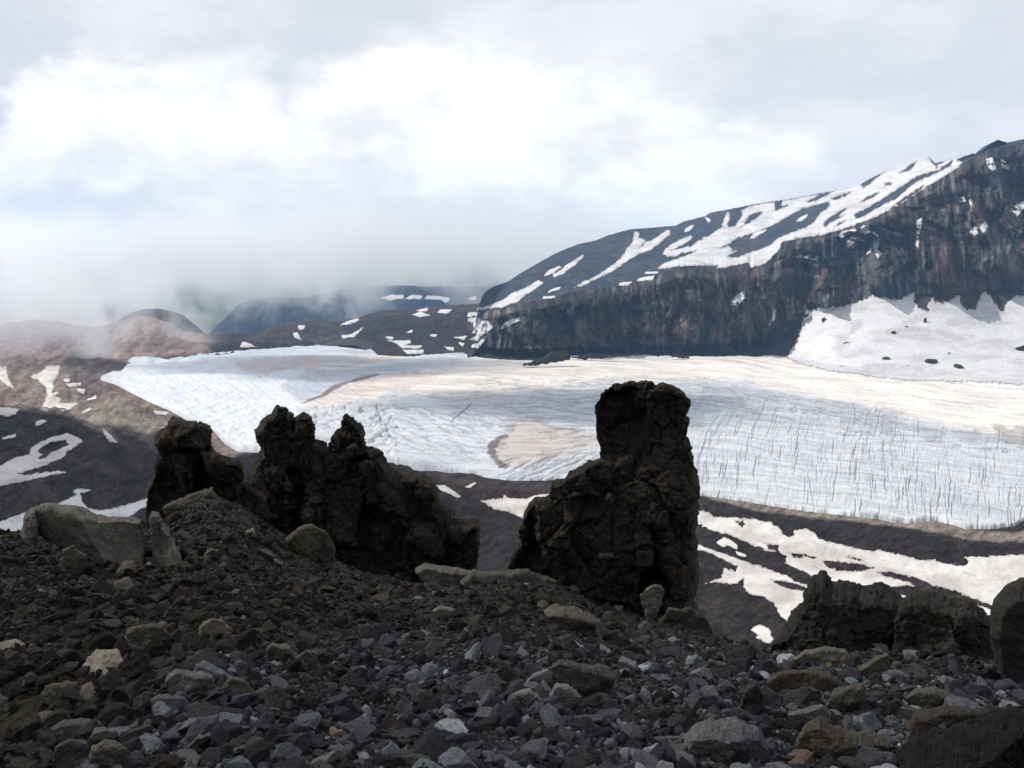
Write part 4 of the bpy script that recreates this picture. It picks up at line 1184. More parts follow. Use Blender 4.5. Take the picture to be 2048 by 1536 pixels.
ZP = (980, 740, 470 / 1289); ZQ = (250, 780, 750 / 2048)
P5 = lambda *p: zz(*ZP, *p)
Q4 = lambda *p: zz(*ZQ, *p)
TALL = P5((640, 120), (690, 75), (740, 70), (775, 55), (810, 70), (845, 60), (880, 60), (905, 95), (930, 80), (975, 85), (1020, 100), (1060, 125), (1095, 155), (1108, 190), (1100, 230), (1085, 265), (1105, 275), (1108, 310), (1095, 345), (1080, 385), (1100, 420), (1105, 460),
          (1120, 500), (1135, 560), (1160, 610), (1165, 650), (1150, 690), (1140, 740), (1135, 850), (1130, 960), (1125, 1100), (1120, 1200), (1115, 1300), (1160, 1420), (1150, 1700), (300, 1700), (220, 1400), (180, 1250), (110, 1130), (115, 1060), (150, 1000), (190, 950), (180, 900), (175, 850),
          (195, 790), (220, 750), (250, 710), (330, 692), (400, 690), (480, 665), (560, 640), (640, 600), (625, 540), (610, 500), (595, 460), (605, 420), (590, 380), (580, 330), (585, 200), (610, 140))
tall = rock('rock_pinnacle', 'tall dark rock pinnacle with blocky head standing before the glacier', TALL, 13.2, 0.85, 60, M_PIN, cat='rock pinnacle', seed=3, rough=1.6, facets=3, chunk=0.13, chunk_s=0.62, noise=0.04, noise_s=0.6, crag=True,
            fields=[(P5((870, 790), (930, 800), (930, 1000), (1010, 1120), (1000, 1180), (840, 1200), (830, 1100)), -0.50, 12), (P5((580, 130), (780, 100), (850, 260), (840, 420), (700, 480), (600, 460)), -0.26, 30),
                    (P5((860, 480), (1160, 520), (1130, 780), (900, 790), (700, 800), (680, 620)), 0.24, 18), (P5((930, 800), (1130, 790), (1120, 1300), (960, 1300), (1010, 1120)), 0.10, 12),
                    (P5((240, 720), (600, 660), (700, 800), (860, 800), (820, 1250), (260, 1130)), 0.12, 16), (P5((90, 740), (250, 720), (260, 1000), (230, 1130), (90, 1130)), -0.35, 10), (P5((760, 70), (1110, 120), (1090, 380), (860, 400)), 0.10, 18)])
rock('ledge_block', None, P5((335, 690), (332, 630), (400, 605), (420, 575), (490, 550), (540, 512), (600, 500), (645, 540), (665, 580), (655, 640), (600, 690), (540, 660), (460, 665), (400, 695)), 12.75, 0.40, 22, M_PIN, parent=tall, seed=9, chunk=0.06, chunk_s=0.3, noise=0.05, noise_s=0.3, facets=5)
for k, (a, b, w_, h_, yy) in enumerate(((775, 78, 62, 40, 13.0), (872, 78, 52, 36, 13.05), (955, 105, 85, 46, 12.95), (905, 122, 60, 30, 12.7), (700, 95, 60, 44, 13.1), (1040, 135, 60, 40, 13.1), (655, 715, 44, 80, 12.25), (640, 1020, 90, 26, 12.15), (1085, 430, 40, 44, 12.9))):
    pl = P5(*[(a + 0.5 * w_ * math.cos(q) * (1 + 0.18 * math.sin(3 * q + k)), b + 0.5 * h_ * math.sin(q) * (1 + 0.2 * math.cos(2 * q + k))) for q in np.linspace(0, 2 * math.pi, 11)[:-1]])
    rock('cap_stone' if k < 6 else 'wedged_stone', None, pl, yy, 0.13, 9, M_PIN, parent=tall, seed=30 + k, noise=0.02, noise_s=0.12, facets=4, step=1.2, rough=0.8)

LEFT = Q4((180, 280), (185, 250), (225, 215), (240, 185), (290, 165), (350, 180), (400, 180), (440, 200), (470, 215), (475, 260), (480, 310), (500, 350), (560, 380), (600, 385), (640, 420), (655, 455), (640, 500), (680, 520), (720, 560), (775, 590), (800, 700), (760, 860), (300, 860), (110, 760),
          (120, 690), (125, 580), (150, 500), (170, 400), (200, 330))
left = rock('rock_stack', 'dark knobbly rock stack rising behind the cracked boulder', LEFT, 14.6, 0.75, 50, M_PIN, cat='rock pinnacle', seed=12, rough=1.6, facets=3, chunk=0.13, chunk_s=0.6, noise=0.04, noise_s=0.55, crag=True,
            fields=[(Q4((180, 170), (480, 180), (480, 300), (250, 290), (180, 290)), 0.15, 12), (Q4((370, 350), (420, 360), (520, 520), (480, 560), (380, 540)), -0.22, 12), (Q4((110, 380), (200, 330), (290, 460), (290, 560), (110, 690)), -0.18, 16),
                    (Q4((260, 300), (340, 320), (390, 420), (380, 540), (310, 550), (300, 400)), 0.22, 8), (Q4((400, 340), (580, 390), (655, 460), (600, 520), (500, 450)), 0.25, 10)])
rock('cap_block', None, Q4((178, 285), (185, 250), (225, 215), (245, 182), (290, 165), (350, 178), (405, 180), (445, 200), (474, 222), (478, 300), (420, 318), (330, 300), (250, 312)), 14.2, 0.55, 26, M_PIN, parent=left, seed=81, chunk=0.10, chunk_s=0.4, noise=0.05, noise_s=0.35, facets=3, rough=1.4, crag=True)
rock('shoulder_block', None, Q4((420, 350), (480, 330), (560, 378), (610, 388), (650, 430), (655, 470), (620, 520), (540, 500), (460, 430)), 13.9, 0.40, 20, M_PIN, parent=left, seed=82, chunk=0.06, chunk_s=0.4, noise=0.05, noise_s=0.35, facets=4, rough=1.2)
WALL = Q4((560, 560), (640, 500), (690, 430), (705, 380), (730, 350), (735, 300), (715, 270), (700, 220), (735, 195), (765, 150), (800, 135), (830, 95), (870, 110), (915, 140), (912, 200), (925, 215), (928, 160), (940, 145), (980, 135), (1020, 145), (1035, 185), (1040, 280), (1100, 300), (1145, 320), (1220, 312), (1305, 300),
          (1380, 330), (1410, 370), (1420, 400), (1470, 450), (1500, 480), (1540, 470), (1600, 470), (1690, 510), (1710, 570), (1700, 620), (1750, 660), (1800, 690), (1790, 800), (1800, 985), (1790, 1150), (1300, 1250), (900, 1150), (600, 900))
wall = rock('rock_fin', 'ruined dark rock wall with a double tower between stack and pinnacle', WALL, 15.6, 0.9, 60, M_PIN, cat='rock fin', seed=17, rough=1.7, facets=2, chunk=0.15, chunk_s=0.7, noise=0.04, noise_s=0.6, lean=-0.6, crag=True,
            fields=[(Q4((900, 420), (960, 430), (1020, 700), (1000, 900), (900, 700)), -0.3, 18), (Q4((1330, 560), (1420, 600), (1560, 800), (1620, 1000), (1300, 960), (1280, 700)), -0.35, 22), (Q4((1380, 480), (1480, 520), (1640, 720), (1780, 820), (1780, 900), (1600, 780), (1440, 620)), 0.22, 10),
                    (Q4((1000, 520), (1060, 540), (1080, 700), (1010, 720)), 0.25, 8), (Q4((880, 440), (905, 460), (915, 610), (880, 600)), 0.25, 7), (Q4((1120, 600), (1200, 640), (1280, 840), (1180, 900), (1120, 760)), 0.15, 12), (Q4((680, 420), (860, 400), (860, 620), (700, 620)), 0.15, 16)])
rock('spire', None, Q4((1140, 330), (1146, 270), (1158, 232), (1185, 222), (1178, 165), (1203, 133), (1240, 150), (1265, 190), (1302, 220), (1308, 300), (1290, 345), (1200, 350)), 15.3, 0.42, 26, M_PIN, parent=wall, seed=19, chunk=0.14, chunk_s=0.35, noise=0.08, noise_s=0.4, facets=3, rough=1.5, crag=True)
rock('end_block', None, Q4((1750, 760), (1760, 715), (1840, 722), (1900, 718), (1942, 730), (1935, 850), (1915, 985), (1890, 1150), (1760, 1150), (1790, 900)), 15.0, 0.55, 30, M_PIN, parent=wall, seed=23, chunk=0.12, chunk_s=0.4, noise=0.06, noise_s=0.4, facets=3, rough=1.2)
for k, (a, b, w_, h_) in enumerate(((1560, 500, 110, 60), (1370, 345, 80, 50), (1240, 330, 70, 60), (1320, 430, 80, 80), (860, 120, 70, 50), (985, 150, 70, 40), (1640, 560, 110, 90), (770, 690, 120, 40), (1000, 760, 60, 60))):
    pl = Q4(*[(a + 0.5 * w_ * math.cos(q) * (1 + 0.18 * math.sin(3 * q + k)), b + 0.5 * h_ * math.sin(q) * (1 + 0.2 * math.cos(2 * q + k))) for q in np.linspace(0, 2 * math.pi, 11)[:-1]])
    rock('crag_block', None, pl, 14.75, 0.18, 12, M_PIN, parent=wall, seed=60 + k, noise=0.03, noise_s=0.15, facets=4, step=1.3, rough=1.0)

# ------------------------------------------------------------------ single boulders on the scree
BR = (1.0, 0.92, 0.80); OL = (1.0, 0.97, 0.86); LT = (1.35, 1.28, 1.14)


LANDMARKS = []


def sink(poly, k=0.25):
    o = np.array(poly, float)
    lo, hi = o[:, 1].min(), o[:, 1].max()
    f = np.clip((o[:, 1] - (lo + 0.55 * (hi - lo))) / (0.45 * (hi - lo)), 0, 1)
    o[:, 1] += f * k * (hi - lo)
    return [tuple(p) for p in o]


def boulder(label, poly, tintc=BR, T=None, Y=None, seed=1, kk=0.25, name='boulder', cat='boulder', parent=None, **kw):
    o = np.array(poly, float)
    wid = o[:, 0].max() - o[:, 0].min(); hei = o[:, 1].max() - o[:, 1].min()
    cx = o[:, 0].mean()
    if Y is None:
        h = scree_hit([cx], [o[:, 1].max() - 0.12 * hei])[0]
        Y = h[1] if np.isfinite(h[1]) else float(np.interp(cx, CREST[:, 0], CREST[:, 2]))
    if label:
        LANDMARKS.append((' '.join(label.split()[:8]), cx, o[:, 1].mean()))
    m = Y / FPX
    if T is None:
        T = 0.34 * min(wid, 2.2 * hei) * m
    kw.setdefault('noise', 0.05 * hei * m * 1.2); kw.setdefault('noise_s', 0.45 * hei * m); kw.setdefault('facets', 5)
    kw.setdefault('step', 1.6 if wid > 60 else 1.2)
    return rock(name, label, sink(poly, kk), Y + 0.55 * T, T, max(6, 0.30 * min(wid, hei)), M_BLD, tintc, cat, None, parent, seed=seed, rough=kw.pop('rough', 1.0), **kw)


LANDMARKS.append(('long cracked boulder', 200, 1085))
cracked = add('cracked_boulder', None, None, 'long grey brown boulder split by two cracks beside the dark stack', 'boulder', loc=tuple(pt(200, 1130, np.array(float(scree_hit([230], [1140])[0][1])))))
cb = [([(72, 1020), (100, 1014), (150, 1019), (200, 1034), (250, 1039), (284, 1043), (290, 1060), (289, 1090), (286, 1152), (268, 1150), (250, 1134), (215, 1128), (180, 1112), (150, 1092), (110, 1078), (79, 1066)], 0.42),
      ([(44, 1068), (50, 1034), (60, 1024), (70, 1021), (76, 1066), (60, 1076)], 0.25), ([(297, 1046), (305, 1030), (320, 1032), (340, 1060), (355, 1095), (368, 1130), (366, 1160), (328, 1162), (312, 1132), (301, 1108), (296, 1075)], 0.36),
      ([(288, 1160), (290, 1138), (299, 1128), (312, 1142), (322, 1162)], 0.15)]
OL = (1.30, 1.24, 1.08)
Y_cb = float(scree_hit([230], [1140])[0][1]) + 0.15
for k, (pl, T_) in enumerate(cb):
    boulder(None, pl, OL, T=T_ * Y_cb / 8.7, Y=Y_cb, seed=40 + k, name='fragment' if k != 3 else 'chip', cat=None, parent=cracked, noise=0.035, noise_s=0.5, facets=2, kk=0.18)
boulder('rounded brown boulder below the left end of the rock wall', [(570, 1078), (585, 1064), (604, 1055), (625, 1050), (650, 1064), (668, 1090), (666, 1128), (640, 1132), (610, 1112), (582, 1096)], (0.85, 0.75, 0.58), seed=2)
boulder('brown rock slab on top of the mound by the dark stack', [(325, 1014), (360, 1000), (390, 988), (425, 979), (443, 1003), (446, 1022), (400, 1034), (345, 1034)], (0.80, 0.74, 0.62), seed=3, Y=12.9)
boulder('pale flat slab at the scree crest below the rock wall', [(830, 1141), (850, 1131), (900, 1139), (948, 1145), (928, 1165), (888, 1177), (842, 1158)], LT, seed=4, Y=13.2)
boulder('wide low rock slab at the foot of the tall pinnacle', [(918, 1168), (945, 1147), (1010, 1150), (1060, 1144), (1085, 1160), (1112, 1166), (1132, 1190), (1122, 1208), (1060, 1208), (1000, 1194), (940, 1184)], (0.95, 0.90, 0.78), seed=5, Y=12.4)
boulder('pale wedge stone leaning on the foot of the tall pinnacle', [(1280, 1190), (1296, 1176), (1322, 1168), (1330, 1186), (1318, 1212), (1300, 1232), (1288, 1222)], (1.45, 1.38, 1.2), seed=6, Y=11.3)
boulder('dark brown boulder hunched at the right foot of the pinnacle', [(1320, 1250), (1335, 1222), (1380, 1216), (1415, 1238), (1432, 1280), (1420, 1300), (1360, 1290)], (0.60, 0.54, 0.44), seed=7, Y=10.8)
boulder('brown slab stretched below the tall pinnacle', [(1086, 1222), (1110, 1214), (1150, 1222), (1190, 1240), (1196, 1262), (1160, 1268), (1115, 1246)], (1.05, 0.92, 0.70), seed=8)
boulder('thin light brown slab in the upper middle of the scree', [(866, 1222), (880, 1214), (905, 1218), (924, 1228), (918, 1238), (885, 1236)], LT, seed=9)
boulder('smooth dark stone with flat face in the middle scree', [(1102, 1332), (1120, 1322), (1160, 1335), (1200, 1340), (1232, 1352), (1222, 1380), (1180, 1402), (1130, 1388), (1104, 1365)], (0.62, 0.63, 0.60), seed=10)
boulder('pitted grey stone left of the smooth dark one', [(1050, 1364), (1066, 1350), (1096, 1340), (1106, 1358), (1096, 1374), (1062, 1374)], (1.6, 1.65, 1.7), seed=11)
boulder('low pale grey stone below the pitted grey one', [(1022, 1400), (1030, 1384), (1060, 1380), (1076, 1392), (1094, 1402), (1060, 1410)], (1.6, 1.65, 1.7), seed=13)
boulder('knobbly pale stone under the smooth dark one', [(1098, 1392), (1112, 1370), (1136, 1372), (1160, 1390), (1150, 1408), (1112, 1410)], (1.6, 1.62, 1.68), seed=14)
boulder('black jagged boulder with pointed peak above the dirty snow', [(1545, 1312), (1562, 1276), (1590, 1240), (1612, 1205), (1624, 1172), (1646, 1162), (1660, 1180), (1690, 1178), (1722, 1190), (1750, 1182), (1790, 1200), (1812, 1216), (1800, 1320), (1700, 1330)], (0.30, 0.30, 0.27), seed=15, Y=8.9, T=0.65, kk=0.12, noise=0.06, noise_s=0.35, facets=4, chunk=0.05, chunk_s=0.3, rough=1.6)
boulder('broad dark boulder right of the jagged black one', [(1786, 1250), (1800, 1222), (1830, 1206), (1870, 1208), (1930, 1218), (1972, 1236), (1996, 1250), (1990, 1330), (1880, 1340), (1790, 1325)], (0.34, 0.34, 0.28), seed=16, Y=8.5, T=0.6, kk=0.12, noise=0.07, noise_s=0.35, facets=4, chunk=0.05, chunk_s=0.3, rough=1.4)
boulder('big smooth dark boulder cut by the right picture edge', [(1984, 1260), (1990, 1210), (2010, 1182), (2040, 1170), (2110, 1166), (2190, 1200), (2230, 1330), (2180, 1450), (2060, 1440), (2000, 1380)], (0.36, 0.35, 0.30), seed=18, Y=6.0, T=0.42, kk=0.1, facets=2, noise=0.03)
boulder('near black rock mass in the lower right corner', [(1760, 1590), (1800, 1540), (1850, 1512), (1900, 1490), (1970, 1470), (2060, 1440), (2200, 1440), (2250, 1660), (1760, 1660)], (0.08, 0.078, 0.075), seed=20, Y=2.75, T=0.30, kk=0.1, facets=4, noise=0.02, chunk=0.02, chunk_s=0.22)
boulder('flat bluish grey slab near the lower right', [(1368, 1490), (1384, 1462), (1420, 1450), (1470, 1454), (1520, 1468), (1536, 1496), (1520, 1516), (1450, 1530), (1400, 1520)], (0.92, 1.02, 1.15), seed=21, facets=2)
boulder('light olive slab under the jagged black boulder', [(1588, 1318), (1610, 1304), (1650, 1298), (1690, 1302), (1704, 1316), (1680, 1328), (1620, 1330)], (1.25, 1.2, 0.95), seed=22)
boulder('brown block right of the light olive slab', [(1700, 1350), (1722, 1334), (1750, 1318), (1776, 1310), (1782, 1334), (1750, 1350), (1722, 1362)], (0.85, 0.78, 0.58), seed=24)
boulder('rusty brown slab below the light olive slab', [(1534, 1366), (1560, 1348), (1620, 1344), (1660, 1352), (1692, 1374), (1680, 1392), (1600, 1392), (1550, 1384)], (0.66, 0.52, 0.38), seed=25)
boulder('wedge shaped brown stone with sunless left face', [(1650, 1412), (1662, 1392), (1700, 1374), (1726, 1370), (1732, 1390), (1718, 1430), (1690, 1438)], (0.75, 0.68, 0.52), seed=26)
boulder('grey angular slab above the rusty lower rocks', [(1576, 1454), (1578, 1430), (1610, 1422), (1645, 1412), (1662, 1430), (1656, 1448), (1612, 1462)], (1.1, 1.1, 1.0), seed=27)
boulder('brown rock with rough top in the lower right', [(1592, 1490), (1610, 1462), (1640, 1450), (1690, 1476), (1740, 1482), (1780, 1492), (1760, 1530), (1680, 1540), (1620, 1530)], (0.62, 0.53, 0.40), seed=28)
boulder('mossy looking slab at the right side of the scree', [(1810, 1400), (1830, 1384), (1870, 1380), (1910, 1396), (1930, 1412), (1890, 1424), (1830, 1422)], (0.85, 0.85, 0.66), seed=29)
boulder('dark brown slab behind the black corner rock', [(1800, 1452), (1830, 1428), (1890, 1418), (1960, 1424), (2010, 1436), (1990, 1470), (1900, 1474), (1830, 1472)], (0.45, 0.38, 0.30), seed=31)
boulder('dark rounded boulder at the bottom left corner', [(100, 1536), (112, 1498), (140, 1482), (172, 1488), (182, 1515), (178, 1560), (110, 1565)], (0.62, 0.64, 0.70), seed=32)
boulder('brown rounded boulder beside the dark corner boulder', [(178, 1530), (182, 1496), (205, 1484), (246, 1490), (264, 1510), (258, 1545), (220, 1565), (188, 1560)], (0.95, 0.86, 0.72), seed=33)
boulder('dark slab above the two bottom left boulders', [(88, 1470), (120, 1452), (160, 1444), (200, 1450), (224, 1474), (190, 1490), (120, 1488)], (0.66, 0.68, 0.66), seed=34)
boulder('light brown pointed stone in the middle of the left scree', [(396, 1266), (404, 1250), (424, 1238), (446, 1244), (466, 1262), (450, 1276), (420, 1280)], (1.25, 1.1, 0.85), seed=35)
boulder('brown block left of the pale gravel band', [(442, 1412), (446, 1376), (460, 1356), (486, 1362), (512, 1384), (490, 1404), (470, 1418)], (1.05, 0.94, 0.74), seed=36)
boulder('dark flat rock with smooth face in the left scree', [(240, 1300), (252, 1266), (284, 1252), (322, 1254), (345, 1276), (326, 1300), (285, 1310)], (0.62, 0.56, 0.48), seed=37)
boulder('brown blocky stone below the cracked boulder', [(116, 1130), (126, 1102), (146, 1092), (172, 1110), (176, 1128), (150, 1144), (126, 1142)], (0.95, 0.85, 0.68), seed=38)
boulder('grey stone with bright rough edge left of centre', [(330, 1362), (350, 1346), (392, 1350), (426, 1354), (432, 1376), (412, 1400), (372, 1392), (340, 1380)], (1.05, 1.08, 1.15), seed=39)
boulder('squat brown stone right of the bright edged grey one', [(590, 1316), (612, 1300), (634, 1306), (640, 1332), (618, 1344), (592, 1338)], (0.9, 0.8, 0.64), seed=41)
boulder('long brown stone in the left middle of the scree', [(524, 1306), (545, 1290), (580, 1292), (590, 1312), (560, 1322), (530, 1320)], (0.95, 0.88, 0.70), seed=42)
boulder('grey crusted stone at the right end of the pale gravel', [(1400, 1340), (1420, 1322), (1452, 1330), (1460, 1350), (1436, 1362), (1408, 1358)], (1.1, 1.0, 0.95), seed=43)
boulder('dark triangular rock in the lower right scree', [(1474, 1420), (1490, 1380), (1512, 1364), (1528, 1392), (1530, 1426), (1500, 1438)], (0.45, 0.40, 0.32), seed=44)


# ------------------------------------------------------------------ loose stones
def stone_proto(seed, sub, sharp):
    r_ = np.random.default_rng(seed)
    bm = bmesh.new()
    bmesh.ops.create_icosphere(bm, subdivisions=sub, radius=1.0)
    V = np.array([v.co[:] for v in bm.verts]); F = np.array([[v.index for v in f.verts] for f in bm.faces])
    bm.free()
    V = V * (1 + 0.30 * fbm(V * 0.9 + seed * 3.1, 2, 0.5))[:, None]
    for k in range(sharp):
        n = r_.normal(size=3); n /= np.linalg.norm(n)
        d = r_.uniform(0.36, 0.74)
        V = V - n[None] * np.maximum(V @ n - d, 0)[:, None] * 0.94
    V = V * (1 + 0.13 * fbm(V * 2.6 + seed, 3, 0.65))[:, None]
    V = V * np.array([1.0, r_.uniform(0.68, 1.0), r_.uniform(0.50, 0.80)])
    V /= np.abs(V).max()
    return V, F


N_PRO = 14
hi = [new_mesh('stone', *stone_proto(200 + k, 4, 7 + k % 4), smooth=False) for k in range(N_PRO)]
for me in hi:
    me.materials.append(M_STONE)
lib = bpy.data.collections.new('gravel_library')
for k in range(N_PRO):
    me = new_mesh('gravel_piece', *stone_proto(300 + k, 3, 7 + k % 5), smooth=False)
    me.materials.append(M_GRAV)
    lib.objects.link(bpy.data.objects.new('gravel_piece_%02d' % k, me))

rs_ = np.random.default_rng(5)
NS = 130000
spx = rs_.uniform(-170, 2220, NS); spy = rs_.uniform(985, 1690, NS)
hit = scree_hit(spx, spy)
ok = np.isfinite(hit[:, 0])
spx, spy, hit = spx[ok], spy[ok], hit[ok]
dist = np.linalg.norm(hit, axis=1)
# sizes follow a steep power law; the pale crusted gravel lies in a band across the middle
u_ = rs_.random(len(spx))
size = (0.016 + 0.011 * dist ** 0.55) * (1 - u_ * 0.995) ** -0.49 * 0.185
size = np.minimum(size, 0.021 * dist ** 0.95 + 0.012)
order = np.argsort(-(size / dist))
zone = smooth01((spy - (1225 + 0.06 * np.abs(spx - 1050))) / 80. + 0.5 * fbm2(hit[:, 0], hit[:, 1], 0.8, 3, 0.5, 2.0)) * smooth01((spx - 300 + (spy - 1300) * 1.2) / 260.)
patch = fbm2(hit[:, 0], hit[:, 1], 1.6, 3, 0.5, 7.0)
bright = np.exp(rs_.normal(-0.16, 0.55, len(spx))) * (1 + 0.25 * patch)
pale = rs_.random(len(spx)) < (0.10 + 0.28 * zone)
bright = np.where(pale, bright * 2.3, bright * 0.8)
hue = np.clip(zone + rs_.normal(0, 0.28, len(spx)), 0, 1)
tb = np.array([0.98, 0.84, 0.66])[None] * (1 - hue[:, None]) + np.array([0.92, 0.97, 1.08])[None] * hue[:, None]
rust = rs_.random(len(spx)) < 0.06
tb[rust] = (1.02, 0.74, 0.58)
tcol = tb * bright[:, None] * (0.78 + 0.30 * zone)[:, None]
N_BIG = 300
G_S = 'loose stones on the scree slope'
ORD = ['nearest', 'second', 'third', 'fourth', 'fifth', 'sixth', 'seventh', 'eighth', 'ninth', 'tenth', 'eleventh', 'twelfth', 'thirteenth', 'fourteenth', 'fifteenth', 'sixteenth', 'seventeenth', 'eighteenth', 'nineteenth', 'twentieth']
MARKS = list(LANDMARKS)
used_l = {}
big = order[:N_BIG]; rest = order[N_BIG:]
for j, i in enumerate(big.tolist()):
    me = hi[j % N_PRO]
    o = add('stone', me, None)
    s = float(size[i])
    o.location = hit[i] + np.array([0, 0, 0.18 * s])
    o.rotation_euler = (rs_.normal(0, 0.28), rs_.normal(0, 0.28) + 0.15, rs_.uniform(0, 6.28))
    o.scale = (s * rs_.uniform(0.85, 1.15), s * rs_.uniform(0.85, 1.15), s * rs_.uniform(0.75, 1.05))
    c = tcol[i]
    o.color = (*c, 1)
    lum = c.mean()
    tone = 'pale ' if lum > 1.15 else ('dark ' if lum < 0.62 else '')
    hue_n = 'brown' if c[0] > c[2] * 1.12 else 'grey'
    dd = [((spx[i] - mk[1]) ** 2 + (spy[i] - mk[2]) ** 2, k_) for k_, mk in enumerate(MARKS)]
    mk = MARKS[min(dd)[1]]
    ddx, ddy = spx[i] - mk[1], spy[i] - mk[2]
    way = ('right of' if ddx > 0 else 'left of') if abs(ddx) > abs(ddy) else ('below' if ddy > 0 else 'above')
    used_l.setdefault((tone + hue_n, way, mk[0]), []).append((min(dd)[0], o))
    o['category'] = 'stone'
    o['group'] = G_S

for (tn, way, mk), lst in used_l.items():
    for k_, (d_, o) in enumerate(sorted(lst, key=lambda e_: e_[0])):
        o['label'] = ('%s loose stone %s the %s' % (tn, way, mk)) if len(lst) == 1 else ('%s %s loose stone %s the %s' % (ORD[min(k_, 19)], tn, way, mk))

gme = bpy.data.meshes.new('gravel')
gv = hit[rest] + np.array([0, 0, 1])[None] * (0.12 * size[rest])[:, None]
gme.vertices.add(len(gv)); gme.vertices.foreach_set('co', gv.astype(np.float32).ravel())


def vat(nm, typ, data, key):
    a = gme.attributes.new(nm, typ, 'POINT'); a.data.foreach_set(key, np.ascontiguousarray(data).ravel())


nr = len(rest)
vat('rot', 'FLOAT_VECTOR', np.stack([rs_.normal(0, 0.4, nr), rs_.normal(0, 0.4, nr), rs_.uniform(0, 6.28, nr)], 1).astype(np.float32), 'vector')
vat('scl', 'FLOAT_VECTOR', (size[rest][:, None] * rs_.uniform(0.8, 1.2, (nr, 3)) * np.array([1, 1, 0.9])).astype(np.float32), 'vector')
vat('idx', 'INT', rs_.integers(0, N_PRO, nr).astype(np.int32), 'value')
vat('tint', 'FLOAT_COLOR', np.concatenate([tcol[rest], np.ones((nr, 1))], 1).astype(np.float32), 'color')
gme.update()
grav = add('gravel', gme, None, 'loose grey and brown gravel covering the foreground scree slope', 'gravel', kind='stuff')
gt = bpy.data.node_groups.new('gravel_scatter', 'GeometryNodeTree')
gt.interface.new_socket('Geometry', in_out='INPUT', socket_type='NodeSocketGeometry')
gt.interface.new_socket('Geometry', in_out='OUTPUT', socket_type='NodeSocketGeometry')
gi = gt.nodes.new('NodeGroupInput'); go = gt.nodes.new('NodeGroupOutput')
ip = gt.nodes.new('GeometryNodeInstanceOnPoints'); ci_ = gt.nodes.new('GeometryNodeCollectionInfo')
ci_.inputs['Collection'].default_value = lib
ci_.inputs['Separate Children'].default_value = True
ci_.inputs['Reset Children'].default_value = True
ip.inputs['Pick Instance'].default_value = True


def named(nm, typ):
    n_ = gt.nodes.new('GeometryNodeInputNamedAttribute'); n_.data_type = typ; n_.inputs['Name'].default_value = nm
    return [s_ for s_ in n_.outputs if s_.enabled and s_.name == 'Attribute'][0]


er = gt.nodes.new('FunctionNodeEulerToRotation')
gt.links.new(named('rot', 'FLOAT_VECTOR'), er.inputs[0])
gt.links.new(gi.outputs[0], ip.inputs['Points']); gt.links.new(ci_.outputs[0], ip.inputs['Instance'])
gt.links.new(named('idx', 'INT'), ip.inputs['Instance Index']); gt.links.new(er.outputs[0], ip.inputs['Rotation']); gt.links.new(named('scl', 'FLOAT_VECTOR'), ip.inputs['Scale'])
gt.links.new(ip.outputs[0], go.inputs[0])
md = grav.modifiers.new('scatter', 'NODES'); md.node_group = gt

# ------------------------------------------------------------------ dark rocks that stick out of the snow apron and along the cliff foot
M_OUT = rock_mat('outcrop_rock', (0.040, 0.038, 0.036), (0.028, 0.027, 0.027), (0.060, 0.054, 0.048), 0.06, 0.8)
OUT = (('dark hooked rock high on the left of the snow apron', 680, 550, 28, 34), ('dark rounded rock in the middle of the snow apron', 1160, 630, 30, 32), ('upright dark rock below the cliff teeth', 1372, 556, 14, 32), ('flat dark rock on the left of the apron', 842, 700, 40, 15),
       ('long flat rock low on the snow apron', 1105, 810, 60, 15), ('ragged rock row left of the dark pyramid', 1415, 828, 55, 34), ('dark pyramid shaped rock at the foot of the apron', 1596, 858, 50, 40), ('large dark rock at the right end of the apron', 2022, 740, 48, 38), ('small flat rock above the dark pyramid', 1536, 772, 26, 9),
       ('small pale rock pair in the upper apron', 1246, 594, 20, 12), ('small rock dot left of the ragged row', 1300, 790, 14, 9), ('tiny rock dot on the apron middle', 1336, 610, 10, 11), ('low rock at the glacier edge of the apron', 812, 862, 42, 10), ('small flat rock below the ragged row', 1252, 860, 22, 6))
for k, (lb, a, b, w_, h_) in enumerate(OUT):
    (qx, qy), = zz(*ZC, (a, b + 0.3 * h_))
    hh = bvh.ray_cast(Vector((0, 0, 0)), Vector(dirs(qx, qy)))
    if hh[0] is None: continue
    s = hh[0].length / FPX * ZC[2]
    me = new_mesh('rock_outcrop', *stone_proto(400 + k, 4, 8), smooth=False)
    o = add('rock_outcrop', me, M_OUT, lb, 'rock', 'dark rocks on the snow apron')
    o.location = hh[0]
    o.scale = (0.78 * w_ * s, 0.7 * w_ * s, 1.35 * h_ * s)
    o.rotation_euler = (0, 0, k * 1.3)
# the low wall of debris between cliff foot and ice
debris = [(zz(*ZA, (480, 1130), (560, 1100), (640, 1070), (700, 1040), (800, 1030), (830, 1085), (700, 1110), (560, 1132)), 'long dark debris mound lying on the far glacier edge'), (zz(*ZA, (820, 1075), (960, 1050), (1100, 1058), (1280, 1040), (1290, 1060), (1100, 1074), (900, 1090)), 'thin dark debris line right of the debris mound'),
          (zz(*ZA, (1510, 1075), (1530, 1040), (1600, 1062), (1640, 1078)), 'small dark debris heap at the far glacier edge')]
for k, (pl, lb) in enumerate(debris):
    o_ = np.array(pl); c_ = o_.mean(0)
    Yd = float(-147 / dirs(c_[0], o_[:, 1].max())[2])
    rock('debris_mound', lb, pl, Yd + 6, 10.0, 8, M_OUT, cat='debris', seed=70 + k, noise=2.0, noise_s=8.0, facets=2, step=1.2, rough=1.6)

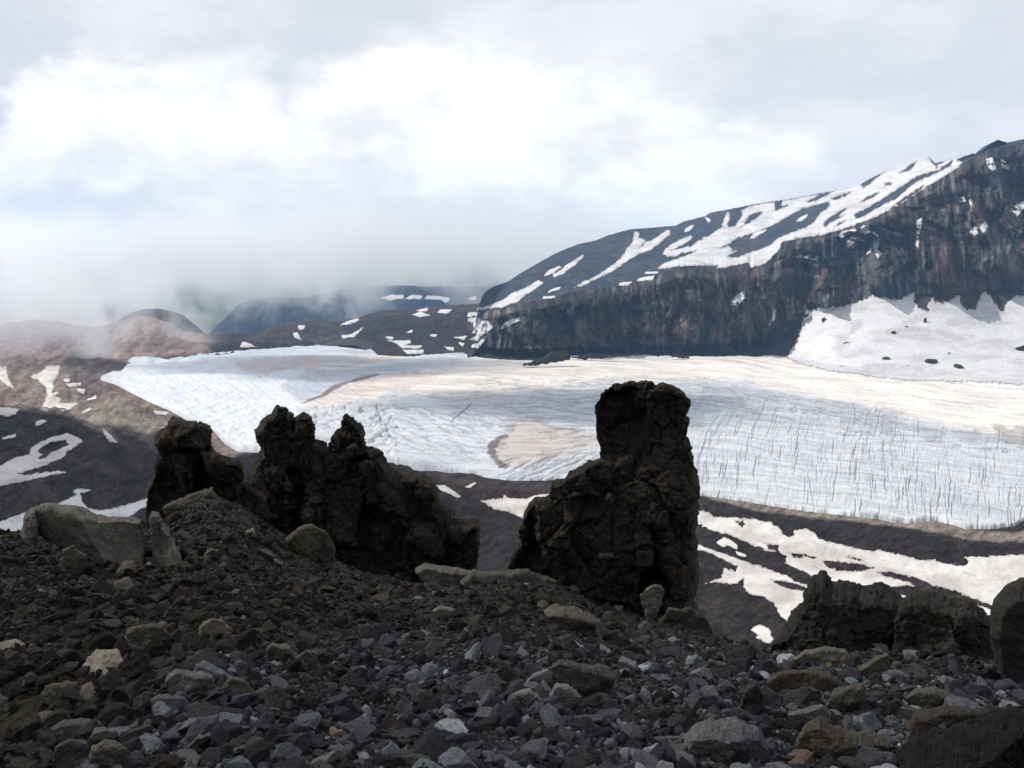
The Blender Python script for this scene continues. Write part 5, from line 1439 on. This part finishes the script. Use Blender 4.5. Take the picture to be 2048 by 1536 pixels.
# ------------------------------------------------------------------ air: haze in the valley, low cloud (named mist) on the far slopes, clouds overhead
def volume_mat(name, colr, dens, aniso=0.0):
    m = bpy.data.materials.new(name); m.use_nodes = True
    t = NT(m.node_tree)
    out = t.n('ShaderNodeOutputMaterial'); v = t.n('ShaderNodeVolumePrincipled')
    v.inputs['Color'].default_value = (*colr, 1); v.inputs['Density'].default_value = dens; v.inputs['Anisotropy'].default_value = aniso
    t.link(v.outputs[0], out.inputs['Volume'])
    return m, t, v


def box_mesh(name, a, b):
    x0, y0, z0 = a; x1, y1, z1 = b
    V = [(x0, y0, z0), (x1, y0, z0), (x1, y1, z0), (x0, y1, z0), (x0, y0, z1), (x1, y0, z1), (x1, y1, z1), (x0, y1, z1)]
    return new_mesh(name, V, [(0, 3, 2, 1), (4, 5, 6, 7), (0, 1, 5, 4), (1, 2, 6, 5), (2, 3, 7, 6), (3, 0, 4, 7)], smooth=False)


m_haze, _, _ = volume_mat('haze_air', (0.40, 0.65, 1.0), 0.000054, 0.2)
add('haze', box_mesh('haze', (-9000, -400, -1400), (9000, 10500, 640)), m_haze, 'thin blue haze filling the valley air', 'haze', kind='stuff')


def mist(name, label, a, b, dens, scale, lo, hi_, zlo, slope, ztop, seed):
    m, t, v = volume_mat(name + '_vapour', (1.0, 1.0, 1.0), 0.0, 0.45)
    co = t.n('ShaderNodeTexCoord').outputs['Object']
    sp = t.n('ShaderNodeSeparateXYZ'); t.link(co, sp.inputs[0])
    n = t.noise(t.vmath('ADD', t.vmath('MULTIPLY', co, (1.0, 0.8, 0.9)), (seed, 0, 0)), 1.0 / scale, 5.0, 0.58, 0.5)
    zl = t.math('ADD', zlo, t.math('MULTIPLY', sp.outputs['X'], slope))
    rise = t.math('MULTIPLY', t.math('SUBTRACT', sp.outputs['Z'], zl), 1.0 / 420.0)
    n = t.math('MULTIPLY_ADD', n, 3.2, -1.1)
    fld = t.math('ADD', n, t.math('MINIMUM', t.math('MAXIMUM', t.math('MULTIPLY', rise, 0.8), -0.6), 0.12))
    k = t.smooth(fld, lo, hi_)
    topf = t.smooth(sp.outputs['Z'], ztop, ztop - 200)
    # fade to nothing before every side of the box
    k = t.math('MULTIPLY', k, topf)
    for axis, p, q in (('X', a[0], b[0]), ('Y', a[1], b[1])):
        e = 0.14 * (q - p)
        k = t.math('MULTIPLY', k, t.math('MULTIPLY', t.smooth(sp.outputs[axis], p, p + e), t.smooth(sp.outputs[axis], q, q - e)))
    t.link(t.math('MULTIPLY', k, dens), v.inputs['Density'])
    m.cycles.volume_step_rate = 0.13 if b[1] > 3000 else 0.35
    return add(name, box_mesh(name, a, b), m, label, 'mist', kind='stuff')


mist('mist', 'low white cloud hiding the upper green mountainside', (-5200, 2750, -260), (900, 5600, 340), 0.0038, 400., 0.48, 0.86, 35.0, 0.065, 330, 3.0)
mist('mist_wisp', 'thin drifting mist wisps over the brown mounds', (-1750, 1450, -150), (-620, 2150, 130), 0.0060, 200., 0.50, 0.85, -75.0, 0.02, 130, 11.0)

m_cloud, _, _ = volume_mat('cloud_vapour', (1, 1, 1), 0.010)
m_thin, _, _ = volume_mat('thin_cloud_vapour', (1, 1, 1), 0.0019)


def cloud(label, target, rad, alt, seed, mat=None):
    """a cloud high between the sun and the ground it shades"""
    bm = bmesh.new(); bmesh.ops.create_icosphere(bm, subdivisions=4, radius=1.0)
    V = np.array([v.co[:] for v in bm.verts]); F = np.array([[v.index for v in f.verts] for f in bm.faces]); bm.free()
    V = V * (1 + 0.45 * fbm(V * 1.4 + seed, 4, 0.55))[:, None] * np.array([rad[0], rad[1], rad[2]])
    tt = (alt - target[2]) / SUN.z
    c = np.array(target) + np.array(SUN) * tt
    add('cloud', new_mesh('cloud', V, F), mat or m_cloud, label, 'cloud', 'clouds overhead', 'stuff', loc=c)


cloud('grey cloud overhead shading the foreground scree', (-20, 10, -5), (260, 260, 120), 900, 1.0, m_thin)
cloud('grey cloud overhead shading the dark spur', (-330, 560, -110), (290, 230, 110), 1300, 2.0)
cloud('small cloud shading the brown mounds', (-1060, 1930, -130), (150, 260, 90), 2600, 3.0)
cloud('cloud shading the middle of the glacier', (-330, 1560, -150), (300, 210, 110), 2300, 4.0)
cloud('cloud shading the ice behind the tall pinnacle', (70, 1080, -150), (190, 150, 90), 1800, 5.0)
